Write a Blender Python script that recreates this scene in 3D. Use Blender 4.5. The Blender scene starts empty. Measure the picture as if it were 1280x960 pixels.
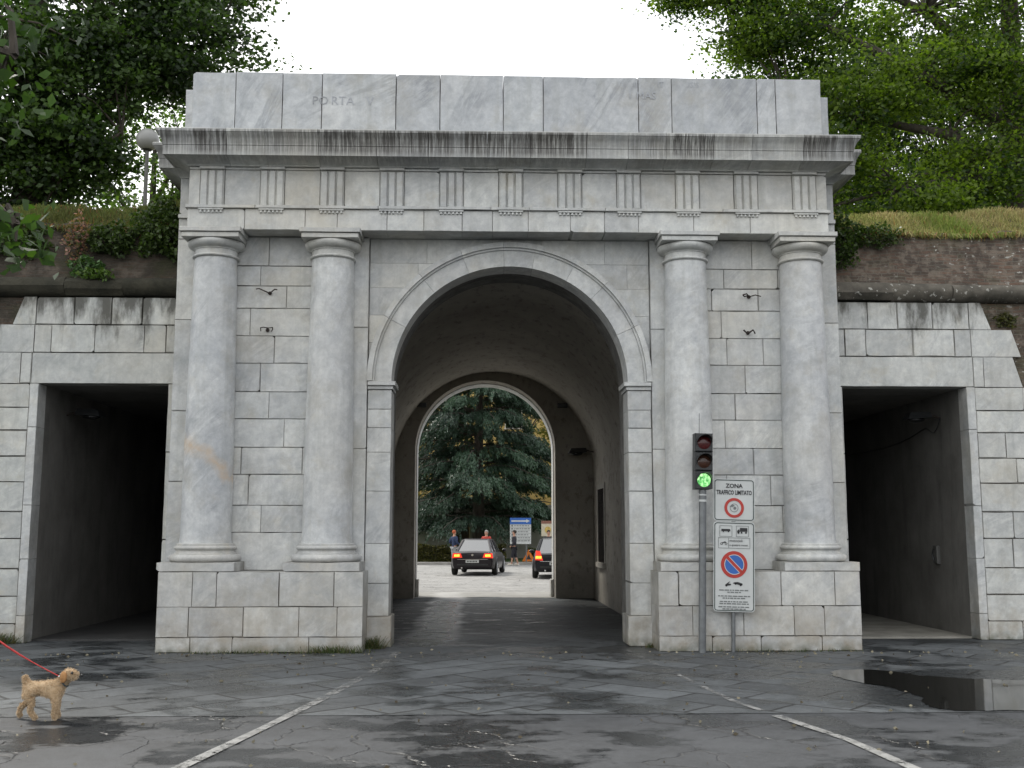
import bpy, math, random
import numpy as np
from mathutils import Vector, Matrix, Euler

# ------------------------------------------------------------------ camera, sky, sun, exposure
scene = bpy.context.scene
COL = scene.collection
R = math.radians
cam_d = bpy.data.cameras.new('camera')
cam = bpy.data.objects.new('camera', cam_d)
COL.objects.link(cam)
cam_d.sensor_width = 36.0
cam_d.lens = 36.0 * 1350.0 / 1280.0
cam_d.clip_end = 2000
cam.location = (-0.48, -16.83, 1.75)
cam.rotation_euler = (R(90) + math.atan(183 / 1350.0), 0, R(-1.75))
scene.camera = cam

SUN_EL, SUN_AZ = R(48), R(-38)          # azimuth measured from +Y, positive towards +X: the sun stands behind the gate
world = bpy.data.worlds.new('World')
scene.world = world
world.use_nodes = True
wn = world.node_tree
wn.nodes.clear()
w_out = wn.nodes.new('ShaderNodeOutputWorld')
w_bg = wn.nodes.new('ShaderNodeBackground')
w_bg.inputs['Strength'].default_value = 0.12
w_sky = wn.nodes.new('ShaderNodeTexSky')
w_sky.sky_type = 'NISHITA'
w_sky.sun_disc = False
w_sky.sun_elevation = SUN_EL
w_sky.sun_rotation = SUN_AZ
w_sky.dust_density = 3.0
w_mix = wn.nodes.new('ShaderNodeMix'); w_mix.data_type = 'RGBA'
w_tc = wn.nodes.new('ShaderNodeTexCoord')
w_no = wn.nodes.new('ShaderNodeTexNoise')
w_no.inputs['Scale'].default_value = 2.2
w_no.inputs['Detail'].default_value = 5
w_rp = wn.nodes.new('ShaderNodeMapRange')
w_rp.inputs['From Min'].default_value = 0.3
w_rp.inputs['From Max'].default_value = 0.6
w_rp.inputs['To Min'].default_value = 0.72
w_rp.inputs['To Max'].default_value = 0.95
wn.links.new(w_tc.outputs['Generated'], w_no.inputs['Vector'])
wn.links.new(w_no.outputs['Fac'], w_rp.inputs['Value'])
wn.links.new(w_rp.outputs['Result'], w_mix.inputs[0])
wn.links.new(w_sky.outputs['Color'], w_mix.inputs[6])
w_sep = wn.nodes.new('ShaderNodeSeparateXYZ')
wn.links.new(w_tc.outputs['Generated'], w_sep.inputs[0])
w_dir = wn.nodes.new('ShaderNodeMapRange')
w_dir.inputs['From Min'].default_value = .02; w_dir.inputs['From Max'].default_value = .42
wn.links.new(w_sep.outputs[0], w_dir.inputs['Value'])
w_no2 = wn.nodes.new('ShaderNodeTexNoise'); w_no2.inputs['Scale'].default_value = 3.5; w_no2.inputs['Detail'].default_value = 6
wn.links.new(w_tc.outputs['Generated'], w_no2.inputs['Vector'])
w_rp2 = wn.nodes.new('ShaderNodeMapRange'); w_rp2.inputs['From Min'].default_value = .35; w_rp2.inputs['From Max'].default_value = .6
wn.links.new(w_no2.outputs['Fac'], w_rp2.inputs['Value'])
w_mul = wn.nodes.new('ShaderNodeMath'); w_mul.operation = 'MULTIPLY'
wn.links.new(w_dir.outputs['Result'], w_mul.inputs[0]); wn.links.new(w_rp2.outputs['Result'], w_mul.inputs[1])
w_cl = wn.nodes.new('ShaderNodeMix'); w_cl.data_type = 'RGBA'
w_cl.inputs[6].default_value = (9.5, 9.55, 9.5, 1); w_cl.inputs[7].default_value = (4.5, 4.55, 4.95, 1)
wn.links.new(w_mul.outputs[0], w_cl.inputs[0])
wn.links.new(w_cl.outputs[2], w_mix.inputs[7])
wn.links.new(w_mix.outputs[2], w_bg.inputs['Color'])
wn.links.new(w_bg.outputs['Background'], w_out.inputs['Surface'])

sun_d = bpy.data.lights.new('sun', 'SUN')
sun_d.energy = 1.5
sun_d.angle = R(10)
sun_d.color = (1.0, 0.95, 0.86)
sun = bpy.data.objects.new('sun', sun_d)
COL.objects.link(sun)
_sd = Vector((math.sin(SUN_AZ) * math.cos(SUN_EL), math.cos(SUN_AZ) * math.cos(SUN_EL), math.sin(SUN_EL)))
sun.rotation_euler = _sd.to_track_quat('Z', 'Y').to_euler()
sun.location = (0, 0, 40)

scene.view_settings.view_transform = 'Standard'
scene.view_settings.look = 'None'
scene.view_settings.gamma = 1.0
scene.view_settings.use_curve_mapping = False
scene.view_settings.exposure = 0.76
scene.render.engine = 'CYCLES'
scene.cycles.use_denoising = True
scene.cycles.max_bounces = 6
scene.cycles.transparent_max_bounces = 6
scene.cycles.caustics_reflective = False
scene.cycles.caustics_refractive = False

# ------------------------------------------------------------------ helpers: tags
def tag(o, label=None, cat=None, group=None, kind=None):
    if label: o['label'] = label
    if cat: o['category'] = cat
    if group: o['group'] = group
    if kind: o['kind'] = kind
    return o

def empty(name, loc=(0, 0, 0), rz=0.0, label=None, cat=None, group=None):
    o = bpy.data.objects.new(name, None)
    o.empty_display_size = 0.2
    o.location = loc
    o.rotation_euler = (0, 0, rz)
    COL.objects.link(o)
    return tag(o, label, cat, group)

# ------------------------------------------------------------------ helpers: mesh builder
WEAR = random.Random(99)
class MB:
    def __init__(s):
        s.v = []; s.f = []; s.t = []
    def add(s, vs, fs, t=None):
        o = len(s.v)
        s.v.extend([tuple(p) for p in vs])
        s.f.extend([tuple(i + o for i in f) for f in fs])
        t = t or (.5, .5, .5)
        s.t.extend([t] * len(fs))
        return s
    def box(s, x0, x1, y0, y1, z0, z1, t=None):
        return s.add([(x0, y0, z0), (x1, y0, z0), (x1, y1, z0), (x0, y1, z0), (x0, y0, z1), (x1, y0, z1), (x1, y1, z1), (x0, y1, z1)],
                     [(0, 3, 2, 1), (4, 5, 6, 7), (0, 1, 5, 4), (1, 2, 6, 5), (2, 3, 7, 6), (3, 0, 4, 7)], t)
    def block(s, x0, x1, y0, y1, z0, z1, t=None, c=.008, ends=None):
        """stone seen from the front (-y): ragged worn edges, now and then a broken corner"""
        if x1 - x0 < 6 * c or z1 - z0 < 6 * c: return s.box(x0, x1, y0, y1, z0, z1, t)
        t = t or (.5, .5, .5)
        rr = WEAR
        cor = [(x0, z0), (x1, z0), (x1, z1), (x0, z1)]
        out = []
        m = min(x1 - x0, z1 - z0)
        for i in range(4):
            p, q, o = cor[i], cor[(i + 1) % 4], cor[i - 1]
            L = math.hypot(q[0] - p[0], q[1] - p[1])
            d = ((q[0] - p[0]) / L, (q[1] - p[1]) / L)
            Lo = math.hypot(o[0] - p[0], o[1] - p[1])
            e = ((o[0] - p[0]) / Lo, (o[1] - p[1]) / Lo)
            if m > .12 and rr.random() < .13:
                k1, k2 = rr.uniform(.012, .05), rr.uniform(.012, .05)
                out.append((p[0] + e[0] * k1, p[1] + e[1] * k1)); out.append((p[0] + d[0] * k2, p[1] + d[1] * k2))
            else: out.append(p)
            n = int(L / .22)
            for k in range(1, n):
                j = rr.random() ** 3 * .007
                u = k / n + rr.uniform(-.2, .2) / n
                out.append((p[0] + d[0] * L * u + e[0] * j if i % 2 else p[0] + d[0] * L * u, p[1] + d[1] * L * u + (abs(e[1]) and e[1] * j) if i % 2 == 0 else p[1] + d[1] * L * u))
        cx, cz = (x0 + x1) / 2, (z0 + z1) / 2
        n = len(out)
        fr = []
        for x, z in out:
            w = c * rr.uniform(.6, 1.5)
            ax = min(max(x, x0 + w), x1 - w); az = min(max(z, z0 + w), z1 - w)
            if (x, z) not in cor and ax == x and az == z: ax += w * .7 * (1 if cx > x else -1); az += w * .7 * (1 if cz > z else -1)
            fr.append((ax, az))
        vs = [(x, y0, z) for x, z in fr] + [(x, y0 + c * 1.3, z) for x, z in out] + [(x, y1, z) for x, z in out]
        fs = [tuple(range(n))]; ts = [t]
        dk = (t[0], t[1], t[2], 0.0)
        for i in range(n):
            j = (i + 1) % n
            fs += [(i, i + n, j + n, j), (i + n, i + 2 * n, j + 2 * n, j + n)]; ts += [dk, dk]
        fs.append(tuple(range(3 * n - 1, 2 * n - 1, -1))); ts.append(dk)
        o_ = len(s.v)
        s.v.extend(vs); s.f.extend([tuple(i + o_ for i in f) for f in fs]); s.t.extend(ts)
        return s
    def prism(s, poly, y0, y1, t=None):
        """poly: (x,z) points counter-clockwise seen from the front (-y)"""
        n = len(poly)
        vs = [(x, y0, z) for x, z in poly] + [(x, y1, z) for x, z in poly]
        fs = [tuple(range(n)), tuple(range(2 * n - 1, n - 1, -1))]
        for i in range(n):
            j = (i + 1) % n
            fs.append((i, i + n, j + n, j))
        return s.add(vs, fs, t)
    def flat(s, poly, z0, z1, t=None):
        """poly: (x,y) counter-clockwise from above"""
        n = len(poly)
        vs = [(x, y, z1) for x, y in poly] + [(x, y, z0) for x, y in poly]
        fs = [tuple(range(n)), tuple(range(2 * n - 1, n - 1, -1))]
        for i in range(n):
            j = (i + 1) % n
            fs.append((i, i + n, j + n, j))
        return s.add(vs, fs, t)
    def lathe(s, prof, cx=0, cy=0, seg=48, t=None, cap=True):
        vs = []; fs = []
        for r, z in prof:
            for k in range(seg):
                a = 2 * math.pi * k / seg
                vs.append((cx + r * math.cos(a), cy + r * math.sin(a), z))
        for i in range(len(prof) - 1):
            for k in range(seg):
                k2 = (k + 1) % seg
                fs.append((i * seg + k, i * seg + k2, (i + 1) * seg + k2, (i + 1) * seg + k))
        if cap:
            fs.append(tuple(range(seg - 1, -1, -1)))
            o = (len(prof) - 1) * seg
            fs.append(tuple(o + k for k in range(seg)))
        return s.add(vs, fs, t)
    def tube(s, pts, rad, seg=8, t=None):
        pts = [Vector(p) for p in pts]
        if not hasattr(rad, '__len__'): rad = [rad] * len(pts)
        vs = []; fs = []
        up = Vector((0.13, 0.21, 1)).normalized()
        for i, p in enumerate(pts):
            d = (pts[min(i + 1, len(pts) - 1)] - pts[max(i - 1, 0)]).normalized()
            a = d.cross(up)
            if a.length < .05: a = d.cross(Vector((1, 0, 0)))
            a.normalize(); b = a.cross(d)
            for k in range(seg):
                w = 2 * math.pi * k / seg
                vs.append(p + (a * math.cos(w) - b * math.sin(w)) * rad[i])
        for i in range(len(pts) - 1):
            for k in range(seg):
                k2 = (k + 1) % seg
                fs.append((i * seg + k, i * seg + k2, (i + 1) * seg + k2, (i + 1) * seg + k))
        fs.append(tuple(range(seg - 1, -1, -1)))
        o = (len(pts) - 1) * seg
        fs.append(tuple(o + k for k in range(seg)))
        return s.add(vs, fs, t)
    def ball(s, c, r, nu=16, nv=10, t=None):
        if not hasattr(r, '__len__'): r = (r, r, r)
        prof = []
        vs = []; fs = []
        for i in range(nv + 1):
            a = math.pi * i / nv
            for k in range(nu):
                w = 2 * math.pi * k / nu
                vs.append((c[0] + r[0] * math.sin(a) * math.cos(w), c[1] + r[1] * math.sin(a) * math.sin(w), c[2] - r[2] * math.cos(a)))
        for i in range(nv):
            for k in range(nu):
                k2 = (k + 1) % nu
                fs.append((i * nu + k, i * nu + k2, (i + 1) * nu + k2, (i + 1) * nu + k))
        return s.add(vs, fs, t)
    def disc(s, cx, y, cz, r, y2=None, seg=40, r_in=0, t=None):
        """a disc (or ring) facing -y"""
        y2 = y + .004 if y2 is None else y2
        pts = [(cx + r * math.cos(2 * math.pi * k / seg), cz + r * math.sin(2 * math.pi * k / seg)) for k in range(seg)]
        if not r_in: return s.prism(pts, y, y2, t)
        q = [(cx + r_in * math.cos(2 * math.pi * k / seg), cz + r_in * math.sin(2 * math.pi * k / seg)) for k in range(seg)]
        vs = [(x, y, z) for x, z in pts] + [(x, y, z) for x, z in q] + [(x, y2, z) for x, z in pts] + [(x, y2, z) for x, z in q]
        fs = []
        for k in range(seg):
            j = (k + 1) % seg
            fs += [(k, j, seg + j, seg + k), (k, 2 * seg + k, 2 * seg + j, j), (seg + k, seg + j, 3 * seg + j, 3 * seg + k)]
        return s.add(vs, fs, t)
    def build(s, name, m, parent=None, smooth=None):
        me = bpy.data.meshes.new(name)
        me.from_pydata(s.v, [], s.f)
        at = me.color_attributes.new('tint', 'FLOAT_COLOR', 'CORNER')
        cnt = np.array([len(f) for f in s.f])
        arr = np.ones((cnt.sum(), 4), np.float32)
        arr[:] = np.repeat(np.array([tuple(q) + (1.0,) if len(q) == 3 else q for q in s.t], np.float32), cnt, axis=0)
        at.data.foreach_set('color', arr.ravel())
        me.materials.append(m)
        if smooth is not None:
            me.shade_smooth()
            me.set_sharp_from_angle(angle=R(smooth))
        o = bpy.data.objects.new(name, me)
        COL.objects.link(o)
        if parent: o.parent = parent
        return o

def np_mesh(name, V, quads, tint, m, parent=None):
    """fast mesh of quads; tint is one colour per quad"""
    me = bpy.data.meshes.new(name)
    nq = len(quads)
    me.vertices.add(len(V)); me.vertices.foreach_set('co', np.asarray(V, np.float32).ravel())
    me.loops.add(nq * 4); me.loops.foreach_set('vertex_index', np.asarray(quads, np.int32).ravel())
    me.polygons.add(nq); me.polygons.foreach_set('loop_start', np.arange(nq, dtype=np.int32) * 4)
    me.update(calc_edges=True)
    at = me.color_attributes.new('tint', 'FLOAT_COLOR', 'CORNER')
    arr = np.ones((nq * 4, 4), np.float32)
    arr[:, :3] = np.repeat(np.asarray(tint, np.float32), 4, axis=0)
    at.data.foreach_set('color', arr.ravel())
    me.materials.append(m)
    me.validate()
    o = bpy.data.objects.new(name, me)
    COL.objects.link(o)
    if parent: o.parent = parent
    return o

def copy_tree(o, parent=None):
    c = o.copy(); COL.objects.link(c)
    c.parent = parent
    for ch in list(o.children): copy_tree(ch, c)
    return c

# ------------------------------------------------------------------ helpers: materials
class NT:
    def __init__(s, name):
        s.m = bpy.data.materials.new(name)
        s.m.use_nodes = True
        s.t = s.m.node_tree
        s.b = s.t.nodes['Principled BSDF']
        s.out = s.t.nodes['Material Output']
    def put(s, sock, v):
        if isinstance(v, bpy.types.NodeSocket): s.t.links.new(v, sock)
        elif hasattr(v, '__len__') and len(v) == 3 and sock.type == 'RGBA': sock.default_value = (*v, 1)
        else: sock.default_value = v
    def n(s, typ, ins=None, **attrs):
        nd = s.t.nodes.new(typ)
        for k, v in attrs.items(): setattr(nd, k, v)
        for k, v in (ins or {}).items(): s.put(nd.inputs[k], v)
        return nd
    def math(s, op, a, b=0.0, clamp=False):
        nd = s.n('ShaderNodeMath', {0: a, 1: b}, operation=op); nd.use_clamp = clamp
        return nd.outputs[0]
    def mix(s, f, a, b, mode='MIX'):
        nd = s.n('ShaderNodeMix', data_type='RGBA', blend_type=mode)
        s.put(nd.inputs[0], f); s.put(nd.inputs[6], a); s.put(nd.inputs[7], b)
        return nd.outputs[2]
    def rng(s, v, a, b, c=0.0, d=1.0):
        nd = s.n('ShaderNodeMapRange', {'Value': v, 'From Min': a, 'From Max': b, 'To Min': c, 'To Max': d})
        return nd.outputs[0]
    def noise(s, vec, scale, detail=4, rough=.55, dist=0.0, out='Fac'):
        nd = s.n('ShaderNodeTexNoise', {'Scale': scale, 'Detail': detail, 'Roughness': rough, 'Distortion': dist})
        if vec is not None: s.put(nd.inputs['Vector'], vec)
        return nd.outputs[out]
    def pos(s):
        return s.n('ShaderNodeNewGeometry').outputs['Position']
    def obj(s):
        return s.n('ShaderNodeTexCoord').outputs['Object']
    def xyz(s, v):
        nd = s.n('ShaderNodeSeparateXYZ'); s.put(nd.inputs[0], v)
        return nd.outputs
    def vec(s, x, y, z):
        nd = s.n('ShaderNodeCombineXYZ')
        for i, q in enumerate((x, y, z)): s.put(nd.inputs[i], q)
        return nd.outputs[0]
    def vmul(s, v, k):
        nd = s.n('ShaderNodeVectorMath', operation='MULTIPLY'); s.put(nd.inputs[0], v); s.put(nd.inputs[1], k)
        return nd.outputs[0]
    def vadd(s, v, k):
        nd = s.n('ShaderNodeVectorMath', operation='ADD'); s.put(nd.inputs[0], v); s.put(nd.inputs[1], k)
        return nd.outputs[0]
    def tint(s):
        nd = s.n('ShaderNodeVertexColor'); nd.layer_name = 'tint'
        sp = s.n('ShaderNodeSeparateColor', {0: nd.outputs[0]})
        s.alpha = nd.outputs[1]
        return nd.outputs[0], sp.outputs
    def bump(s, h, strength=.3, dist=.01):
        nd = s.n('ShaderNodeBump', {'Strength': strength, 'Distance': dist, 'Height': h})
        s.put(s.b.inputs['Normal'], nd.outputs[0])
    def set(s, **k):
        for a, v in k.items(): s.put(s.b.inputs[a.replace('_', ' ')], v)
        return s.m

def plain(name, col, rough=.5, metal=0.0, vary=.15, scale=6, spec=.5):
    a = NT(name)
    f = a.noise(a.obj(), scale, 5)
    c = a.mix(a.rng(f, .3, .7), tuple(q * (1 - vary) for q in col), tuple(min(1, q * (1 + vary)) for q in col))
    a.set(Base_Color=c, Roughness=rough, Metallic=metal)
    a.put(a.b.inputs['Specular IOR Level'], spec)
    return a.m

def marble(name, light=(.68, .685, .67), dark=(.50, .515, .52), streak=None, warm=.5, ground=True, vein=.40, mould=None, band=None, rough=.55, joint=.38):
    a = NT(name)
    P = a.pos()
    tc, t = a.tint()
    V = a.vadd(P, a.vmul(tc, (37., 23., 51.)))
    n1 = a.noise(V, .9, 7, .6, .8)
    c = a.mix(a.rng(n1, .32, .68), dark, light)
    # veins: grey streaks that run through each stone in its own direction
    rot = a.n('ShaderNodeVectorRotate', rotation_type='Y_AXIS')
    a.put(rot.inputs['Vector'], V); a.put(rot.inputs['Angle'], a.rng(t[2], 0, 1, .25, 1.15))
    W = a.vmul(rot.outputs[0], (.55, 1.0, 3.2))
    nv = a.noise(W, 1.0, 8, .68, .35)
    line = a.math('SUBTRACT', 1.0, a.math('MULTIPLY', a.math('ABSOLUTE', a.math('SUBTRACT', nv, .5)), 15.0), True)
    gate = a.rng(a.noise(V, 1.3, 3), .44, .66)
    c = a.mix(a.math('MULTIPLY', a.math('MULTIPLY', line, gate), vein), c, (.24, .255, .28))
    c = a.mix(a.math('MULTIPLY', a.rng(nv, .50, .72), vein * .7), c, (.36, .375, .40))
    mt = a.noise(a.vadd(V, (5., 5., 5.)), 6.5, 9, .74, .3)
    c = a.mix(1.0, c, a.mix(a.rng(mt, .30, .70), (.74, .75, .76), (1.15, 1.145, 1.12)), 'MULTIPLY')
    c = a.mix(a.math('MULTIPLY', a.rng(a.noise(a.vadd(P, (2., 8., 5.)), 2.4, 8, .72), .55, .72), warm * .75), c, (.47, .42, .31))
    # each block has its own tone
    c = a.mix(1.0, c, a.mix(t[0], (.90, .90, .91), (1.05, 1.05, 1.045)), 'MULTIPLY')
    # warm iron staining
    wm = a.math('MULTIPLY', a.rng(a.noise(a.vadd(P, (3., 9., 1.)), .55, 5, .6), .48, .72), a.math('MULTIPLY', a.rng(t[1], 0, 1, .35, 1.0), warm))
    c = a.mix(wm, c, (.56, .50, .38))
    z = a.xyz(P)
    # weathering speckle and rain wash
    sp = a.rng(a.noise(P, 34, 6, .7), .56, .74)
    c = a.mix(a.math('MULTIPLY', sp, .28), c, (.22, .22, .20))
    rain = a.rng(a.noise(a.vmul(P, (7., 7., .5)), 1.0, 6, .65), .50, .74)
    c = a.mix(a.math('MULTIPLY', rain, .40), c, (.30, .31, .29))
    jd = a.math('MULTIPLY', a.math('SUBTRACT', 1.0, a.alpha), a.rng(a.noise(P, 2.6, 5), .32, .64, joint * .15, joint))
    c = a.mix(jd, c, (.13, .12, .10))
    sm = a.math('MULTIPLY', a.rng(a.noise(a.vadd(P, (11., 4., 7.)), 1.7, 8, .7), .52, .74), .60)
    c = a.mix(sm, c, (.33, .31, .26))
    if ground:
        g = a.math('MULTIPLY', a.rng(z[2], 1.0, 0.0), a.rng(a.noise(P, 3.2, 7, .65), .38, .66))
        c = a.mix(a.math('MULTIPLY', g, .75), c, (.27, .22, .15))
        g2 = a.math('MULTIPLY', a.rng(z[2], .16, 0.0), a.rng(a.noise(P, 6, 5), .35, .6))
        c = a.mix(a.math('MULTIPLY', g2, .8), c, (.07, .08, .045))
    if streak:
        z0, z1, amt = streak                      # soot washed down from z1 and gone at z0
        s1 = a.rng(a.noise(a.vmul(P, (24., 2.5, .8)), 1.0, 6, .75), .34, .54)
        big = a.rng(a.noise(a.vmul(P, (1.3, .6, .3)), 1.0, 4), .28, .5, .3, 1)
        f = a.math('MULTIPLY', a.math('MULTIPLY', s1, big), a.math('MULTIPLY', a.rng(z[2], z0, z1), a.rng(z[2], 7.83, 7.80)))
        f = a.math('MULTIPLY', f, a.rng(t[2], .1, .5, .40, 1.0))
        c = a.mix(a.math('MULTIPLY', f, amt), c, (.06, .056, .05))
    if mould:
        z0, z1 = mould
        s1 = a.noise(a.vmul(P, (3.0, 3.0, .9)), 1.0, 7, .65)
        f = a.rng(a.math('ADD', s1, a.rng(z[2], z0, z1, -.22, .16)), .52, .68)
        c = a.mix(a.math('MULTIPLY', f, .88), c, (.05, .048, .036))
    if band:
        # a rust coloured fold crossing the stone
        h = a.math('ADD', z[2], a.math('MULTIPLY', a.math('POWER', a.math('ADD', z[0], band[0] ), 2.0), band[2]))
        h = a.math('ADD', h, a.math('MULTIPLY', a.math('SUBTRACT', a.noise(P, 3, 6, .65), .5), .45))
        f = a.math('SUBTRACT', 1.0, a.math('MULTIPLY', a.math('ABSOLUTE', a.math('SUBTRACT', h, band[1])), 5.5), True)
        f = a.math('MULTIPLY', f, a.rng(a.noise(P, 5, 7, .7), .30, .62))
        c = a.mix(a.math('MULTIPLY', f, .85), c, (.55, .41, .27))
    a.bump(a.math('ADD', a.noise(P, 9, 6, .65), a.math('MULTIPLY', a.noise(P, 70, 3), .3)), .35, .012)
    return a.set(Base_Color=c, Roughness=rough)

def leafmat(name, c0, c1, transl=.45, rough=.45, spec=.4):
    a = NT(name)
    tc, t = a.tint()
    c = a.mix(t[0], c0, c1)
    c = a.mix(a.rng(a.noise(a.pos(), 40, 1), .55, .75, 0, .5), c, a.mix(1.0, c, (1.7, 1.25, .6), 'MULTIPLY'))
    a.set(Base_Color=c, Roughness=rough)
    a.put(a.b.inputs['Specular IOR Level'], spec)
    tr = a.n('ShaderNodeBsdfTranslucent')
    a.put(tr.inputs[0], a.mix(1.0, c, (1.5, 1.7, .55), 'MULTIPLY'))
    mx = a.n('ShaderNodeMixShader')
    mx.inputs[0].default_value = transl
    a.t.links.new(a.b.outputs[0], mx.inputs[1]); a.t.links.new(tr.outputs[0], mx.inputs[2])
    a.t.links.new(mx.outputs[0], a.out.inputs['Surface'])
    return a.m

def glow(name, col, strength, base=(.02, .02, .02)):
    a = NT(name)
    f = a.rng(a.noise(a.obj(), 18, 2), .3, .7, .6, 1.1)
    a.set(Base_Color=base, Roughness=.25, Emission_Color=col, Emission_Strength=a.math('MULTIPLY', f, strength))
    return a.m

def bark(name, c0=(.035, .028, .022), c1=(.09, .075, .06)):
    a = NT(name)
    P = a.obj()
    n = a.noise(a.vmul(P, (9, 9, 2)), 1.0, 6, .6)
    a.bump(n, .6, .03)
    return a.set(Base_Color=a.mix(a.rng(n, .35, .65), c0, c1), Roughness=.9)

M_MARBLE = marble('marble_ashlar')
M_COLUMN = marble('marble_column', light=(.69, .70, .695), dark=(.52, .535, .55), vein=.32, warm=.35, ground=False)
M_COLUMN_BAND = marble('marble_column_banded', light=(.69, .70, .695), dark=(.50, .52, .54), vein=.5, warm=.35, ground=False, band=(4.86, 3.02, 1.25))
M_PLINTH = marble('marble_pedestal', light=(.64, .64, .62), dark=(.46, .465, .46), warm=.55, joint=.75)
M_CORNICE = marble('marble_cornice', light=(.63, .635, .61), dark=(.47, .48, .475), streak=(7.36, 7.52, .95), warm=.4, ground=False)
M_ENTAB = marble('marble_entablature', light=(.67, .675, .655), dark=(.52, .53, .525), warm=.65, ground=False, vein=.28)
M_ATTIC = marble('marble_attic', light=(.58, .595, .61), dark=(.42, .44, .465), warm=.15, ground=False, vein=.65)
M_SIDE = marble('marble_side_wall', light=(.64, .65, .625), joint=.65, dark=(.47, .485, .47), mould=(4.2, 5.55), warm=.55, vein=.4)
M_SIDE_CLEAN = marble('marble_side_wall_clean', light=(.67, .675, .65), joint=.6, dark=(.52, .53, .515), mould=(4.3, 5.75), warm=.6, vein=.35)

a = NT('old_mortar'); P = a.pos()
n = a.noise(P, 5, 7, .65)
a.bump(a.noise(P, 22, 5), .4, .02)
M_MORTAR = a.set(Base_Color=a.mix(a.rng(n, .3, .7), (.075, .072, .066), (.20, .195, .18)), Roughness=.9)

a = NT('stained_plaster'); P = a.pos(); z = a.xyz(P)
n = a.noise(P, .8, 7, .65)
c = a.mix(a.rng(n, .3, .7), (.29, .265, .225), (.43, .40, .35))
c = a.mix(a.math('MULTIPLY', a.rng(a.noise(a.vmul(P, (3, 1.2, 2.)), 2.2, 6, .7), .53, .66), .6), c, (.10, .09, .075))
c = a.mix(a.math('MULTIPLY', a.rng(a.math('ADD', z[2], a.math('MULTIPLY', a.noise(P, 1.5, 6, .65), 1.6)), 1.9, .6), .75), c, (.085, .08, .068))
a.bump(a.noise(P, 7, 7, .7), .5, .03)
M_PLASTER = a.set(Base_Color=c, Roughness=.9)

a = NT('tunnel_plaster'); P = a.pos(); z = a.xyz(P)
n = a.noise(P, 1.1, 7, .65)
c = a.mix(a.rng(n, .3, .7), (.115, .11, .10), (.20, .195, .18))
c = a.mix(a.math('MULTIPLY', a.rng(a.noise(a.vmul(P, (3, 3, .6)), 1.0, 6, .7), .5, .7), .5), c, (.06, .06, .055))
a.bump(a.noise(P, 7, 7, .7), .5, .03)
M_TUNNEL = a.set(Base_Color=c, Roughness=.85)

def brickmat(name, moss=.4, lichen=True):
    a = NT(name); P = a.pos(); z = a.xyz(P)
    U = a.vec(z[0], a.math('ADD', z[2], a.math('MULTIPLY', a.noise(P, 1.9, 4), .14)), 0.0)
    br = a.n('ShaderNodeTexBrick', {'Vector': U, 'Color1': (.165, .105, .075), 'Color2': (.085, .066, .052), 'Mortar': (.15, .135, .11), 'Scale': 1.0,
             'Mortar Size': .009, 'Mortar Smooth': .3, 'Bias': 0.0, 'Brick Width': .27, 'Row Height': .062})
    c = br.outputs['Color']
    c = a.mix(a.rng(a.noise(P, 1.4, 6, .65), .42, .66, 0, .7), c, (.045, .036, .03))
    c = a.mix(a.rng(a.noise(P, 7.5, 6, .6), .47, .60, 0, .7), c, (.21, .175, .14))
    c = a.mix(a.math('MULTIPLY', a.rng(a.noise(a.vadd(P, (5, 2, 3)), 1.6, 6, .65), .52, .66), moss), c, (.055, .065, .022))
    wl = a.math('MULTIPLY', a.rng(a.noise(a.vmul(P, (1, 1, 1.7)), 8.5, 3, .5), .63, .66), a.rng(a.noise(P, .9, 2), .36, .5))
    if lichen: c = a.mix(wl, c, (.45, .44, .40))
    else: c = a.mix(a.rng(a.noise(P, 1.7, 6), .40, .6, .25, .85), c, (.035, .030, .022))
    a.bump(a.math('ADD', a.math('MULTIPLY', br.outputs['Fac'], -.6), a.noise(P, 12, 6, .7)), .8, .03)
    return a.set(Base_Color=c, Roughness=.92)
M_BRICK = brickmat('rampart_brick')

a = NT('cordon_stone'); P = a.pos()
c = a.mix(a.rng(a.noise(P, 2.3, 7, .65), .35, .65), (.055, .05, .04), (.15, .135, .11))
c = a.mix(a.rng(a.noise(a.vadd(P, (7, 1, 4)), 13, 4, .5), .62, .66), c, (.40, .39, .35))
c = a.mix(a.rng(a.noise(P, 1.1, 5), .5, .62, 0, .8), c, (.04, .038, .028))
a.bump(a.noise(P, 11, 6, .7), .6, .03)
M_CORDON = a.set(Base_Color=c, Roughness=.9)

M_BRICK_MOSS = brickmat('mossy_rampart_brick', .9, False)
a = NT('mossy_cordon_stone'); P = a.pos()
a.bump(a.noise(P, 11, 6, .7), .8, .04)
M_CORDON_MOSS = a.set(Base_Color=a.mix(a.rng(a.noise(P, 2.3, 7, .65), .35, .65), (.022, .022, .014), (.06, .055, .038)), Roughness=.95)
M_IRON = plain('rusty_iron', (.045, .035, .03), .7, .3, .4, 20)
M_POLE = plain('painted_steel_pole', (.17, .18, .185), .4, .5, .2, 9)
M_BLACK = plain('black_plastic', (.022, .024, .025), .45, 0, .3, 12)
M_DARKGLASS = plain('dark_glass', (.012, .013, .014), .08, 0, .2, 3)

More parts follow.
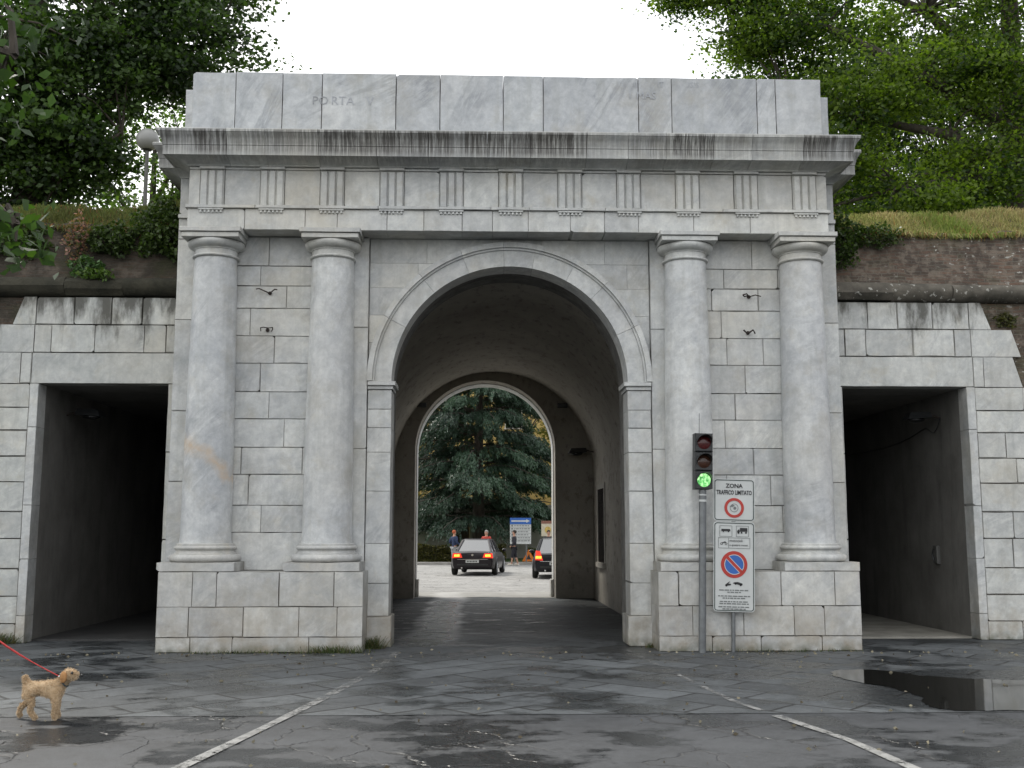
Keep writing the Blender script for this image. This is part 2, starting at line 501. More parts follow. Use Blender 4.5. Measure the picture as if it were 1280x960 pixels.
# ------------------------------------------------------------------ ground materials
def asphalt(name, base, wet=.5, chev=False, scale_big=.45, patch=None):
    a = NT(name); P = a.pos(); z = a.xyz(P)
    n_f = a.noise(P, 90, 3, .7)
    n_m = a.noise(P, 3.0, 7, .7)
    n_b = a.noise(P, scale_big, 6, .6)
    c = a.mix(a.rng(n_m, .3, .7), tuple(q * .72 for q in base), tuple(q * 1.3 for q in base))
    c = a.mix(a.rng(n_f, .48, .72, 0, .6), c, tuple(min(1, q * 2.4) for q in base))
    c = a.mix(a.rng(a.noise(P, 11, 6, .75), .40, .70, 0, .5), c, tuple(q * .45 for q in base))
    c = a.mix(a.rng(a.noise(a.vadd(P, (31., 8., 0.)), 1.1, 7, .7), .50, .62, 0, .55), c, tuple(q * 1.55 for q in base))
    h = a.math('MULTIPLY', n_f, .25)
    joint = None
    if chev:
        # big flagstones laid as a chevron either side of the gate's axis
        ax = a.math('ABSOLUTE', a.math('SUBTRACT', z[0], .1))
        wob = a.noise(P, .8, 3, out='Color')
        U = a.vadd(a.vec(a.math('ADD', a.math('MULTIPLY', ax, .74), a.math('MULTIPLY', z[1], -.67)),
                         a.math('ADD', a.math('MULTIPLY', ax, .67), a.math('MULTIPLY', z[1], .74)), 0.0), a.vmul(wob, (.10, .10, 0.)))
        br = a.n('ShaderNodeTexBrick', {'Vector': U, 'Color1': (.6, .6, .6), 'Color2': (1.25, 1.25, 1.25), 'Mortar': (.7, .7, .7), 'Scale': 1.0,
                 'Mortar Size': .024, 'Mortar Smooth': .55, 'Bias': 0.0, 'Brick Width': 1.15, 'Row Height': .58})
        c = a.mix(.75, c, br.outputs['Color'], 'MULTIPLY')
        wornj = a.math('MULTIPLY', br.outputs['Fac'], a.rng(a.noise(P, 1.1, 4), .32, .50))
        c = a.mix(a.math('MULTIPLY', wornj, .95), c, (.012, .012, .011))
        h = a.math('ADD', h, a.math('MULTIPLY', wornj, -2.2))
        h = a.math('ADD', h, a.math('MULTIPLY', a.noise(P, 5, 6, .65), 2.2))
        h = a.math('ADD', h, a.math('MULTIPLY', a.xyz(br.outputs['Color'])[0], .9))
    else:
        # crazed cracks
        vo = a.n('ShaderNodeTexVoronoi', {'Vector': a.vadd(P, a.vmul(a.noise(P, 2.2, 4, out='Color'), (.5, .5, 0.))), 'Scale': 1.5}, feature='DISTANCE_TO_EDGE')
        cr = a.math('MULTIPLY', a.rng(vo.outputs['Distance'], .028, .0), a.rng(a.noise(P, .7, 3), .46, .56))
        c = a.mix(a.math('MULTIPLY', cr, .8), c, (.012, .012, .012))
        h = a.math('ADD', h, a.math('MULTIPLY', cr, -1.6))
        h = a.math('ADD', h, a.math('MULTIPLY', n_m, .7))
    if wet > 0:
        wn_ = a.math('ADD', a.math('MULTIPLY', n_b, .65), a.math('MULTIPLY', a.noise(a.vmul(P, (1., 1.6, 1.)), 1.9, 6, .62), .35))
        wf = a.rng(wn_, .56 - wet * .10, .60 - wet * .08)
        if chev:                                  # never dry under the vault; a gutter runs along one side
            gut = a.math('MULTIPLY', a.rng(a.math('ABSOLUTE', a.math('ADD', a.math('ADD', z[0], .80), a.math('MULTIPLY', a.noise(P, .5, 3), .9))), .48, .16), a.math('MULTIPLY', a.rng(z[1], -.5, 1.0), a.rng(a.noise(a.vmul(P, (1.2, 3.2, 1.)), 1.0, 5, .6), .36, .48)))
            gut = a.math('MAXIMUM', gut, a.math('MULTIPLY', a.rng(a.noise(a.vmul(P, (.9, 3.2, 1.)), 1.0, 5, .6), .60, .64), a.rng(z[1], 1.0, 5.0)))
            gut = a.math('MULTIPLY', gut, 1.15, True)
            deep = a.rng(z[1], -1.0, 3.0)
            wf = a.math('MAXIMUM', wf, a.math('MULTIPLY', a.rng(a.math('ADD', z[1], a.math('MULTIPLY', n_b, 3)), .8, 3.5), a.rng(n_m, .28, .42)))
        if chev:                                  # damp margin of the big puddle
            ex = a.math('POWER', a.math('MULTIPLY', a.math('SUBTRACT', z[0], 5.4), .42), 2.0); ey_ = a.math('POWER', a.math('MULTIPLY', a.math('ADD', z[1], 4.6), .58), 2.0)
            wf = a.math('MAXIMUM', wf, a.rng(a.math('ADD', a.math('ADD', ex, ey_), a.math('MULTIPLY', a.math('SUBTRACT', a.noise(P, 1.4, 6, .65), .5), 1.3)), 1.15, .85))
        if patch:                                 # drier towards the open yard
            wf = a.math('MULTIPLY', wf, a.rng(a.math('ADD', z[1], a.math('MULTIPLY', n_b, 2.5)), patch[0], patch[1]))
        c = a.mix(wf, c, a.mix(1.0, c, (.42, .43, .44), 'MULTIPLY'))
        rg = a.math('ADD', a.rng(wf, 0, 1, .60, .20), a.math('MULTIPLY', n_m, .14))
        if chev:
            rg = a.math('ADD', rg, a.math('MULTIPLY', deep, .26))
            rg = a.math('SUBTRACT', rg, a.math('MULTIPLY', gut, .30))
            a.put(a.b.inputs['Specular IOR Level'], a.math('ADD', a.rng(deep, 0, 1, .5, .11), a.math('MULTIPLY', gut, 1.0)))
        a.set(Roughness=rg)
    else:
        a.set(Roughness=.85)
    if patch:
        c = a.mix(a.rng(a.math('ADD', z[1], a.math('MULTIPLY', a.noise(P, 1.6, 5), 1.4)), 12.75, 13.0), c, a.mix(a.rng(n_m, .3, .7), (.27, .265, .25), (.36, .355, .335)))
    a.bump(h, .6, .018)
    return a.set(Base_Color=c)
M_ROAD = asphalt('wet_asphalt', (.044, .047, .051), .7, scale_big=.8)
M_PAVING = asphalt('wet_flagstones', (.084, .091, .095), .72, chev=True, scale_big=.75, patch=(12.3, 11.9))
M_YARD = asphalt('dry_pale_asphalt', (.235, .232, .222), 0)
M_GROUND = asphalt('far_ground', (.10, .11, .08), 0)

a = NT('worn_white_paint'); P = a.pos()
n = a.math('ADD', a.math('MULTIPLY', a.noise(P, 2.3, 7, .75), .6), a.math('MULTIPLY', a.noise(P, 26, 4, .7), .4))
n = a.math('ADD', n, a.rng(a.xyz(P)[1], -7.4, -3.2, .06, -.015))
a.set(Base_Color=a.mix(a.rng(a.noise(P, 6, 5), .35, .65), (.16, .16, .155), (.32, .32, .31)), Roughness=.6)
tr = a.n('ShaderNodeBsdfTransparent'); mx = a.n('ShaderNodeMixShader')
a.put(mx.inputs[0], a.rng(n, .47, .56))
a.t.links.new(tr.outputs[0], mx.inputs[1]); a.t.links.new(a.b.outputs[0], mx.inputs[2]); a.t.links.new(mx.outputs[0], a.out.inputs['Surface'])
M_PAINT = a.m

a = NT('rain_water'); P = a.pos()
a.bump(a.noise(P, 3.5, 4), .06, .01)
M_WATER = a.set(Base_Color=(.012, .012, .011), Roughness=.05, IOR=1.33)

# ------------------------------------------------------------------ ground, road, paving, yard
def sheet(name, x0, x1, y0, y1, z, m, kind='structure', cat=None, label=None):
    b = MB().add([(x0, y0, z), (x1, y0, z), (x1, y1, z), (x0, y1, z)], [(0, 1, 2, 3)])
    return tag(b.build(name, m), label, cat, None, kind)
sheet('ground', -500, 500, -300, 900, -.016, M_GROUND, label='flat ground reaching to the horizon', cat='ground')
sheet('road', -40, 40, -60, -6.14, -.004, M_ROAD, label='dark damp cracked asphalt road in the foreground', cat='road')
sheet('paving', -40, 40, -6.14, 14.6, 0.0, M_PAVING, label='wet grey flagstone paving laid in chevrons through the gate', cat='paving')
sheet('yard', -60, 60, 14.6, 39.4, -.004, M_YARD, label='pale dry asphalt yard beyond the archway', cat='road')
b = MB()
b.box(-60, 60, 39.4, 39.6, -.02, .12).box(-60, 60, 39.603, 41.0, -.02, .10)
tag(b.build('kerb', plain('kerb_concrete', (.30, .29, .27), .85, 0, .2, 3)), 'pale kerb and pavement edge at the far side of the yard', 'kerb', None, 'structure')
a = NT('lawn_grass'); P = a.pos()
M_LAWN = a.set(Base_Color=a.mix(a.rng(a.noise(P, 3, 6), .3, .7), (.03, .075, .012), (.07, .15, .025)), Roughness=.9)
sheet('lawn', -60, 60, 41.0, 50.6, .06, M_LAWN, label='strip of green lawn behind the far kerb', cat='lawn')

def stripe(pts, w, name, label):
    b = MB()
    pts = [Vector((*p, 0)) for p in pts]
    vs = []
    for i, p in enumerate(pts):
        d = (pts[min(i + 1, len(pts) - 1)] - pts[max(i - 1, 0)]).normalized()
        nrm = Vector((-d.y, d.x, 0)) * (w / 2 * (1 + .12 * math.sin(i * 2.3)))
        vs += [(p + nrm)[:], (p - nrm)[:]]
    vs = [(x, y, .005) for x, y, _ in vs]
    n_ = len(pts)
    b.add(vs, [(2 * i, 2 * i + 1, 2 * i + 3, 2 * i + 2) for i in range(n_ - 1)])
    return tag(b.build(name, M_PAINT), label, 'road marking', None, 'structure')
stripe([(-2.95, -9.8), (-2.67, -8.28), (-2.39, -6.79), (-2.12, -5.19), (-1.77, -2.8), (-1.68, -1.42), (-1.66, -.8)], .105, 'road_marking', 'worn white line running from the foreground to the left jamb')
stripe([(2.9, -9.6), (2.75, -8.59), (2.64, -7.5), (2.36, -6.3)], .10, 'road_marking', 'white line on the asphalt at the lower right')
stripe([(2.30, -6.0), (2.16, -5.43), (1.97, -3.44), (1.72, -.6)], .07, 'road_marking', 'thin worn white line on flagstones towards the right jamb')

def puddle(pts, name, label, z):
    # smooth closed outline with small ragged bays
    P = [Vector((*p, 0)) for p in pts]
    out = []
    n_ = len(P); rr = random.Random(len(pts))
    for i in range(n_):
        p0, p1, p2, p3 = P[i - 1], P[i], P[(i + 1) % n_], P[(i + 2) % n_]
        for k in range(6):
            u = k / 6
            q = .5 * ((2 * p1) + (p2 - p0) * u + (2 * p0 - 5 * p1 + 4 * p2 - p3) * u * u + (3 * p1 - p0 - 3 * p2 + p3) * u ** 3)
            out.append((q.x + rr.uniform(-.03, .03), q.y + rr.uniform(-.03, .03)))
    area = sum(out[i][0] * out[(i + 1) % len(out)][1] - out[(i + 1) % len(out)][0] * out[i][1] for i in range(len(out)))
    if area < 0: out.reverse()
    b = MB().add([(x, y, z) for x, y in out], [tuple(range(len(out)))])
    return tag(b.build(name, M_WATER), label, 'puddle', None, 'structure')
puddle([(3.95, -3.05), (4.2, -2.95), (4.6, -2.98), (4.9, -3.5), (5.5, -3.85), (6.2, -4.1), (7.0, -4.6), (7.2, -5.9), (6.0, -6.05), (4.9, -6.08), (4.2, -6.05), (4.05, -5.75), (4.2, -5.2), (4.15, -4.6), (3.85, -3.7)],
       'puddle', 'large still puddle mirroring the right-hand doorway', .005)

# ------------------------------------------------------------------ THE GATE
rnd = random.Random(7)
def T(): return (rnd.random(), rnd.random(), rnd.random())
gate = empty('city_gate', (0, 0, 0), 0, 'white marble city gate with four columns and one tall round arch', 'gate')

def ashlar(b, x0, x1, y, d, rows, wmin, wmax, r, g=.004, breaks=None):
    """courses of cut stones; rows is a list of z levels"""
    for i in range(len(rows) - 1):
        z0, z1 = rows[i], rows[i + 1]
        xs = [x0]
        if breaks and i in breaks: xs += breaks[i]
        else:
            x = x0 + r.uniform(wmin * .4, wmax)
            while x < x1 - wmin * .5:
                xs.append(x); x += r.uniform(wmin, wmax)
        xs.append(x1)
        for k in range(len(xs) - 1):
            j = r.uniform(-.003, .003)
            b.block(xs[k] + g / 2, xs[k + 1] - g / 2, y + j, y + d, z0 + g / 2, z1 - g / 2, (r.random(), r.random(), r.random()), r.choice((.004, .006, .006, .010)))

def arch_ring(b, cx, cz, r0, r1, y0, y1, n, a0=0., a1=math.pi, t=None, gap=0.0):
    """one voussoir from angle a0 to a1"""
    m = max(2, int(n * (a1 - a0) / math.pi))
    vs = []; fs = []
    a0 += gap; a1 -= gap
    for i in range(m + 1):
        a = a0 + (a1 - a0) * i / m
        c_, s_ = math.cos(a), math.sin(a)
        vs += [(cx + r0 * c_, y0, cz + r0 * s_), (cx + r1 * c_, y0, cz + r1 * s_), (cx + r1 * c_, y1, cz + r1 * s_), (cx + r0 * c_, y1, cz + r0 * s_)]
    for i in range(m):
        o, q = 4 * i, 4 * i + 4
        for k in range(4):
            k2 = (k + 1) % 4
            fs.append((o + k, o + k2, q + k2, q + k))
    fs += [(3, 2, 1, 0), (4 * m, 4 * m + 1, 4 * m + 2, 4 * m + 3)]
    return b.add(vs, fs, t)

AZ = 4.06                                           # centre of the front arch
def arch_outline(hw, cz, cx=0., n=40):
    return [(cx - hw * math.cos(math.pi * i / n), cz + hw * math.sin(math.pi * i / n)) for i in range(n + 1)]
def u_shape(hw, cz, X, Z, cx=0., n=40):
    arc = arch_outline(hw, cz, cx, n)
    return [(-X, 0), (cx - hw, 0)] + arc + [(cx + hw, 0), (X, 0), (X, Z), (-X, Z)]
b = MB().prism(u_shape(1.88, AZ, 5.24, 7.5), .10, 1.2)
b.build('masonry_core', M_MORTAR, gate)

# pedestals
for sgn in (-1, 1):
    b = MB(); r = random.Random(20 + sgn)
    x0, x1 = (-5.13, -2.16) if sgn < 0 else (2.16, 5.16)
    brk = {0: [x0 + .5, x0 + 1.1, x0 + 2.2], 1: [x0 + .46, x0 + 1.25, x0 + 2.05, x0 + 2.6], 2: [x0 + .5, x0 + .85, x0 + 1.75, x0 + 2.55]}
    if sgn > 0: brk = {0: [x0 + .78, x0 + 1.5, x0 + 2.4], 1: [x0 + .5, x0 + 1.25, x0 + 2.0, x0 + 2.45], 2: [x0 + .3, x0 + .95, x0 + 1.82, x0 + 2.62]}
    ashlar(b, x0, x1, -.78, .9, [0, .22, .65, 1.15], .5, 1, r, .004, brk)
    b.build('pedestal', M_PLINTH, gate)

# columns
def column(x, m):
    root = bpy.data.objects.new('column', None); COL.objects.link(root); root.parent = gate; root.location = (x, -.22, 0)
    t = T()
    base = MB()
    base.block(-.565, .565, -.545, .3, 1.152, 1.285, T(), .008)
    pr = [(.46, 1.286), (.505, 1.287)]
    for k in range(9):
        w = -math.pi / 2 + math.pi * k / 8
        pr.append((.475 + .055 * math.cos(w), 1.342 + .055 * math.sin(w)))
    pr += [(.462, 1.398), (.462, 1.412), (.432, 1.425), (.424, 1.445), (.432, 1.462), (.440, 1.466)]
    for k in range(7):
        w = -math.pi / 2 + math.pi * k / 6
        pr.append((.432 + .028 * math.cos(w), 1.494 + .028 * math.sin(w)))
    pr += [(.425, 1.523), (.425, 1.548), (.40, 1.56)]
    base.lathe(pr, 0, 0, 56, T())
    base.build('column_base', M_PLINTH, root, 40)
    sh = MB(); pr = []
    for k in range(29):
        u = k / 28
        z_ = 1.56 + u * (5.93 - 1.56)
        r_ = .373 - .050 * max(0, (u - .12) / .88) ** 1.5
        if k == 0: r_ = .388
        pr.append((r_, z_))
    sh.lathe(pr, 0, 0, 64, t)
    sh.build('column_shaft', m, root, 40)
    cp = MB()
    pr = [(.318, 5.932), (.345, 5.934)]
    for k in range(7):
        w = -math.pi / 2 + math.pi * k / 6
        pr.append((.343 + .020 * math.cos(w), 5.957 + .020 * math.sin(w)))
    pr += [(.326, 5.98), (.322, 6.06), (.338, 6.063), (.338, 6.078), (.352, 6.082)]
    for k in range(8):
        w = math.pi / 2 * k / 7
        pr.append((.352 + .085 * math.sin(w), 6.17 - .085 * math.cos(w)))
    pr += [(.43, 6.19), (.41, 6.199)]
    cp.lathe(pr, 0, 0, 56, T())
    cp.block(-.435, .435, -.435, .3, 6.20, 6.275, T(), .006)
    cp.block(-.465, .465, -.465, .3, 6.278, 6.352, T(), .008)
    cp.build('column_capital', M_ENTAB, root, 40)
for x, m in ((-4.60, M_COLUMN_BAND), (-2.78, M_COLUMN), (2.77, M_COLUMN), (4.61, M_COLUMN)): column(x, m)

# walls between the columns, strips beside the arch, wings
rows = [1.152, 1.72, 2.13, 2.60, 3.02, 3.46, 3.88, 4.33, 4.76, 5.20, 5.56, 5.88, 6.352]
for sgn in (-1, 1):
    b = MB(); r = random.Random(40 + sgn)
    x0, x1 = sorted((sgn * 2.76, sgn * 4.62))
    ashlar(b, x0, x1, -.10, .2, rows, .5, 1.15, r, .004, {0: []})
    sx0, sx1 = sorted((sgn * 2.225, sgn * 2.757))
    ashlar(b, sx0, sx1, -.105, .2, [1.152, 3.0, 4.9, 6.352], 2, 3, r)
    ox0, ox1 = sorted((sgn * 4.623, sgn * 4.99))
    ashlar(b, ox0, ox1, -.10, .2, [1.152, 2.9, 4.6, 6.352], 2, 3, r)
    # the set-back wing
    wx0, wx1 = sorted((sgn * 4.993, sgn * 5.29))
    ashlar(b, wx0, wx1, .08, .5, [0, 1.1, 2.5, 3.6, 5.05, 6.352], 2, 3, r)
    ashlar(b, wx0, wx1, .075, .5, [6.355, 6.69], 2, 3, r)
    ashlar(b, wx0, wx1 , .085, .5, [6.755, 7.36], 2, 3, r)
    b.box(min(wx0, wx1 + 0), wx1, .03, .6, 6.692, 6.752, T())
    b.build('pier_wall', M_MARBLE, gate)

# spandrel: courses cut by the arch
b = MB(); r = random.Random(5)
RC = 2.06
srows = [3.0, 3.6, 4.22, 4.68, 5.12, 5.56, 5.96, 6.352]
for i in range(len(srows) - 1):
    z0, z1 = srows[i], srows[i + 1]
    xs = [-2.22]
    x = -2.22 + r.uniform(.5, 1.1)
    while x < 1.9:
        xs.append(x); x += r.uniform(.55, 1.2)
    xs.append(2.22)
    for k in range(len(xs) - 1):
        xa, xb = xs[k] + .002, xs[k + 1] - .002
        N_ = 24
        low = []
        for q in range(N_ + 1):
            xx = xa + (xb - xa) * q / N_
            zb = z0 + .002
            if abs(xx) < RC: zb = max(zb, AZ + math.sqrt(RC * RC - xx * xx))
            low.append((xx, zb))
        segs = []; cur = []
        for p in low:
            if p[1] < z1 - .01: cur.append(p)
            else:
                if len(cur) > 1: segs.append(cur)
                cur = []
        if len(cur) > 1: segs.append(cur)
        t = (r.random(), r.random(), r.random())
        for sg in segs:
            b.prism(sg + [(sg[-1][0], z1 - .002), (sg[0][0], z1 - .002)], -.02 + r.uniform(-.003, .003), .12, t)
b.build('spandrel_wall', M_MARBLE, gate)

# archivolt
b = MB(); r = random.Random(9)
cuts = [0, .42, .80, 1.07, 1.38, 1.62, 1.93, 2.27, 2.66, math.pi]
for i in range(len(cuts) - 1):
    t = (r.random(), r.random(), r.random())
    arch_ring(b, 0, AZ, 1.855, 2.115, -.055 + r.uniform(-.003, .003), .45, 60, cuts[i], cuts[i + 1], t, .0011)
    arch_ring(b, 0, AZ, 2.117, 2.15, -.085, .1, 60, cuts[i], cuts[i + 1], t, .0011)
    arch_ring(b, 0, AZ, 2.152, 2.235, -.125, .1, 60, cuts[i], cuts[i + 1], t, .0011)
b.build('archivolt', M_MARBLE, gate, 30)
# jambs with impost and foot
for sgn in (-1, 1):
    b = MB(); r = random.Random(60 + sgn)
    x0, x1 = sorted((sgn * 1.845, sgn * 2.22))
    ashlar(b, x0, x1, -.06, .52, [.462, .95, 1.55, 2.35, 2.95, 3.33, 3.62, 3.925], 2, 3, r)
    o = b.build('jamb', M_MARBLE, gate)
    c = MB().block(*sorted((sgn * 1.80, sgn * 2.22)), -.10, .54, 0, .458, T(), .012)
    c.build('jamb_foot', M_PLINTH, o)
    c = MB()
    c.block(*sorted((sgn * 1.825, sgn * 2.222)), -.085, .52, 3.93, 3.985, T(), .006)
    c.block(*sorted((sgn * 1.785, sgn * 2.222)), -.125, .52, 3.987, 4.055, T(), .010)
    c.build('impost', M_MARBLE, o)

# entablature
YF = -.50
def px(p): return (p - 637) / 80.6
b = MB(); r = random.Random(11)
xs = [-5.0] + [px(p) for p in (305, 380, 420, 482, 528, 576, 614, 659, 712, 755, 798, 868, 940)] + [5.0]
for k in range(len(xs) - 1):
    t = (r.random(), r.random(), r.random())
    b.block(xs[k] + .002, xs[k + 1] - .002, YF + r.uniform(-.002, .002), .12, 6.356, 6.688, t, .006)
o_arch = b.build('architrave', M_ENTAB, gate)
b = MB()
xs = [-5.03] + [px(p) for p in (318, 471, 612, 660, 756, 905)] + [5.03]
for k in range(len(xs) - 1): b.block(xs[k] + .002, xs[k + 1] - .002, YF - .045, .12, 6.690, 6.742, T(), .006)
b.build('taenia', M_ENTAB, gate)
fr = MB(); r = random.Random(12)
tri_x = [-4.64 + .928 * i for i in range(11)]
edges = [-5.0] + [q for x in tri_x for q in (x - .19, x + .19)] + [5.0]
fr.box(-5.0, 5.0, -.40, .12, 6.744, 7.36, T())
for k in range(0, len(edges), 2):
    xa, xb = edges[k], edges[k + 1]
    if xb - xa < .08: continue
    t = (r.random(), r.random(), r.random())
    fr.block(xa + .002, xb - .002, YF + .035, -.403, 6.745, 7.318, t, .004)
    fr.block(xa + .002, xb - .002, YF + .018, -.403, 7.32, 7.358, t, .004)
o_fr = fr.build('frieze', M_ENTAB, gate)
for x in tri_x:
    b = MB(); t = T()
    b.box(x - .184, x + .184, YF + .02, -.405, 6.745, 7.316, t)
    for q in (-1, 0, 1):
        xc = x + q * .122
        b.add([(xc - .040, YF - .018, 6.746), (xc + .040, YF - .018, 6.746), (xc + .040, YF - .018, 7.29), (xc - .040, YF - .018, 7.29),
               (xc - .058, YF + .021, 6.746), (xc + .058, YF + .021, 6.746), (xc + .058, YF + .021, 7.312), (xc - .058, YF + .021, 7.312)],
              [(0, 1, 2, 3), (0, 3, 7, 4), (1, 5, 6, 2), (3, 2, 6, 7), (0, 4, 5, 1)], t)
    b.block(x - .195, x + .195, YF - .03, -.405, 7.318, 7.362, t, .004)
    b.build('triglyph', M_ENTAB, o_fr)
    g = MB()
    g.box(x - .19, x + .19, YF - .035, YF + .004, 6.664, 6.688, t)
    for q in range(6):
        xc = x - .155 + q * .062
        g.tube([(xc, YF - .014, 6.662), (xc, YF - .014, 6.624)], [.014, .022], 8, t)
    g.build('guttae', M_ENTAB, o_arch)

def sweep(b, prof, hx, yf, yb, cuts, r, gap=.003):
    """cornice profile (d,z) carried along the front and the two returns"""
    xs = [-hx] + cuts + [hx]
    for k in range(len(xs) - 1):
        t = (r.random(), r.random(), r.random())
        xa, xb = xs[k], xs[k + 1]
        vs = []
        n_ = len(prof)
        for e, x in ((0, xa), (1, xb)):
            for d, z_ in prof:
                if k == 0 and e == 0: X_ = -hx - d
                elif k == len(xs) - 2 and e == 1: X_ = hx + d
                else: X_ = x + (gap if e == 0 else -gap)
                vs.append((X_, yf - d, z_))
        fs = [(i, i + n_, i + n_ + 1, i + 1) for i in range(n_ - 1)]
        if k > 0: fs.append(tuple(range(n_)))
        if k < len(xs) - 2: fs.append(tuple(range(2 * n_ - 1, n_ - 1, -1)))
        b.add(vs, fs, t)
    for sx in (-1, 1):
        t = (r.random(), r.random(), r.random())
        n_ = len(prof)
        vs = [(sx * (hx + d), yf - d, z_) for d, z_ in prof] + [(sx * (hx + d), yb, z_) for d, z_ in prof]
        b.add(vs, [(i, i + 1, i + n_ + 1, i + n_) if sx > 0 else (i + n_, i + n_ + 1, i + 1, i) for i in range(n_ - 1)], t)
prof = [(-.05, 7.363), (.03, 7.365), (.035, 7.380), (.06, 7.392), (.075, 7.398), (.15, 7.425), (.305, 7.452), (.305, 7.44), (.325, 7.44), (.325, 7.59),
        (.335, 7.595), (.335, 7.615), (.34, 7.63), (.352, 7.68), (.372, 7.72), (.40, 7.75), (.412, 7.775), (.422, 7.778), (.422, 7.825), (.41, 7.832), (-.02, 7.86)]
b = MB(); r = random.Random(14)
sweep(b, prof, 5.0, YF, .07, [px(p) for p in (286, 333, 398, 470, 534, 607, 661, 731, 783, 830, 890, 938, 1003)], r)
o_c = b.build('cornice', M_CORNICE, gate, 25)
b = MB()
sweep(b, [(d * .9, z_ - .004) for d, z_ in prof], 5.27, .09, 5.0, [], r)
b.build('wing_cornice', M_CORNICE, gate, 25)

# attic with its worn inscription
b = MB(); r = random.Random(15)
def pxa(p): return (p - 637) / 78.3
xs = [-5.05] + [pxa(p) for p in (295, 353, 402, 494, 549, 628, 678, 798, 840, 948, 972)] + [5.02]
for k in range(len(xs) - 1):
    b.block(xs[k] + .003, xs[k + 1] - .003, -.32 + r.uniform(-.006, .006), .35, 7.83, 8.985 + r.uniform(-.006, .006), (r.random(), r.random(), r.random()), .006)
for s_ in (-1, 1):
    b.block(*sorted((s_ * 4.9, s_ * 5.27)), .0 + .1, .9, 7.83, 8.86, T(), .006)
b.box(-4.88, 4.88, .36, 1.2, 7.5, 8.9, T())
o_att = b.build('attic', M_ATTIC, gate)
M_CUT = plain('cut_letter_shadow', (.32, .33, .345), .9, 0, .2, 14)
M_CUT2 = plain('worn_letter', (.40, .415, .44), .9, 0, .2, 14)
def text(s_, x, y, z_, size, m, parent, name='lettering', align='LEFT', ext=.001, rx=90, bold=0.0):
    cu = bpy.data.curves.new(name, 'FONT')
    cu.body = s_; cu.size = size; cu.extrude = ext; cu.align_x = align; cu.resolution_u = 2
    cu.materials.append(m)
    o = bpy.data.objects.new(name, cu); COL.objects.link(o)
    cu.offset = bold
    bpy.context.view_layer.update()
    me = bpy.data.meshes.new_from_object(o.evaluated_get(bpy.context.evaluated_depsgraph_get()))
    bpy.data.objects.remove(o)
    me.materials.clear(); me.materials.append(m)
    o = bpy.data.objects.new(name, me); COL.objects.link(o)
    o.parent = parent; o.location = (x, y, z_); o.rotation_euler = (R(rx), 0, 0)
    return o
text('PO', -3.16, -.328, 8.46, .20, M_CUT, o_att)
text('RTA', -2.86, -.328, 8.46, .20, M_CUT2, o_att)
text('V', -2.30, -.328, 8.46, .20, M_CUT2, o_att)
text('I', 1.90, -.328, 8.62, .17, M_CUT2, o_att)
text('MAS', 2.02, -.328, 8.62, .17, M_CUT2, o_att)
text('II', 1.98, -.328, 8.82, .13, M_CUT2, o_att)
text('IT', 2.36, -.328, 8.82, .13, M_CUT2, o_att)
text('ISIS', 2.86, -.328, 8.82, .13, M_CUT2, o_att)

# passage: vault, rear wall, rear archway
b = MB().prism(u_shape(2.62, 3.31, 5.24, 7.5, -.10, 48), 1.203, 11.65)
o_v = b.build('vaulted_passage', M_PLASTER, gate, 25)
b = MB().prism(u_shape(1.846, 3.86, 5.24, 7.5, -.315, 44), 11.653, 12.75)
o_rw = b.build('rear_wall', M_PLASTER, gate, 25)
b = MB()
for i in range(9): arch_ring(b, -.315, 3.86, 1.826, 1.842, 12.25, 12.75, 60, math.pi * i / 9, math.pi * (i + 1) / 9, T(), .001)
for s_ in (-1, 1):
    x0, x1 = sorted((-.315 + s_ * 1.826, -.315 + s_ * 1.842))
    for z0, z1 in ((.46, 1.9), (1.9, 3.1), (3.1, 3.858)): b.box(x0, x1, 12.25, 12.75, z0 + .002, z1 - .002, T())
    x0, x1 = sorted((-.315 + s_ * 1.76, -.315 + s_ * 1.842))
    b.block(x0, x1, 12.3, 12.75, .0, .455, T(), .006)
for i in range(9): arch_ring(b, -.315, 3.86, 1.83, 2.2, 12.753, 12.95, 60, math.pi * i / 9, math.pi * (i + 1) / 9, T(), .001)
for s_ in (-1, 1):
    x0, x1 = sorted((-.315 + s_ * 1.83, -.315 + s_ * 2.2))
    for z0, z1 in ((.02, .45), (.45, 1.3), (1.3, 2.2), (2.2, 3.1), (3.1, 3.86)):
        b.block(x0 + (.0 if z0 > .1 else -.03), x1, 12.753, 12.96, z0 + .002, z1 - .002, T(), .004)
b.build('rear_arch_surround', M_MARBLE, gate, 25)
w = MB()
w.box(2.492, 2.519, 8.86, 8.98, .98, 2.88).box(2.492, 2.519, 10.32, 10.44, .98, 2.88).box(2.49, 2.519, 8.983, 10.317, 2.76, 2.88).box(2.44, 2.519, 8.86, 10.44, .86, .975)
o_w = w.build('window_frame', plain('pale_window_stone', (.36, .34, .30), .8), gate)
MB().box(2.505, 2.518, 8.985, 10.315, .98, 2.755).build('pane', M_DARKGLASS, o_w)
w = MB()
for k in range(4): w.box(2.485, 2.503, 9.2 + k * .29, 9.22 + k * .29, .98, 2.755)
w.build('window_bars', M_IRON, o_w)

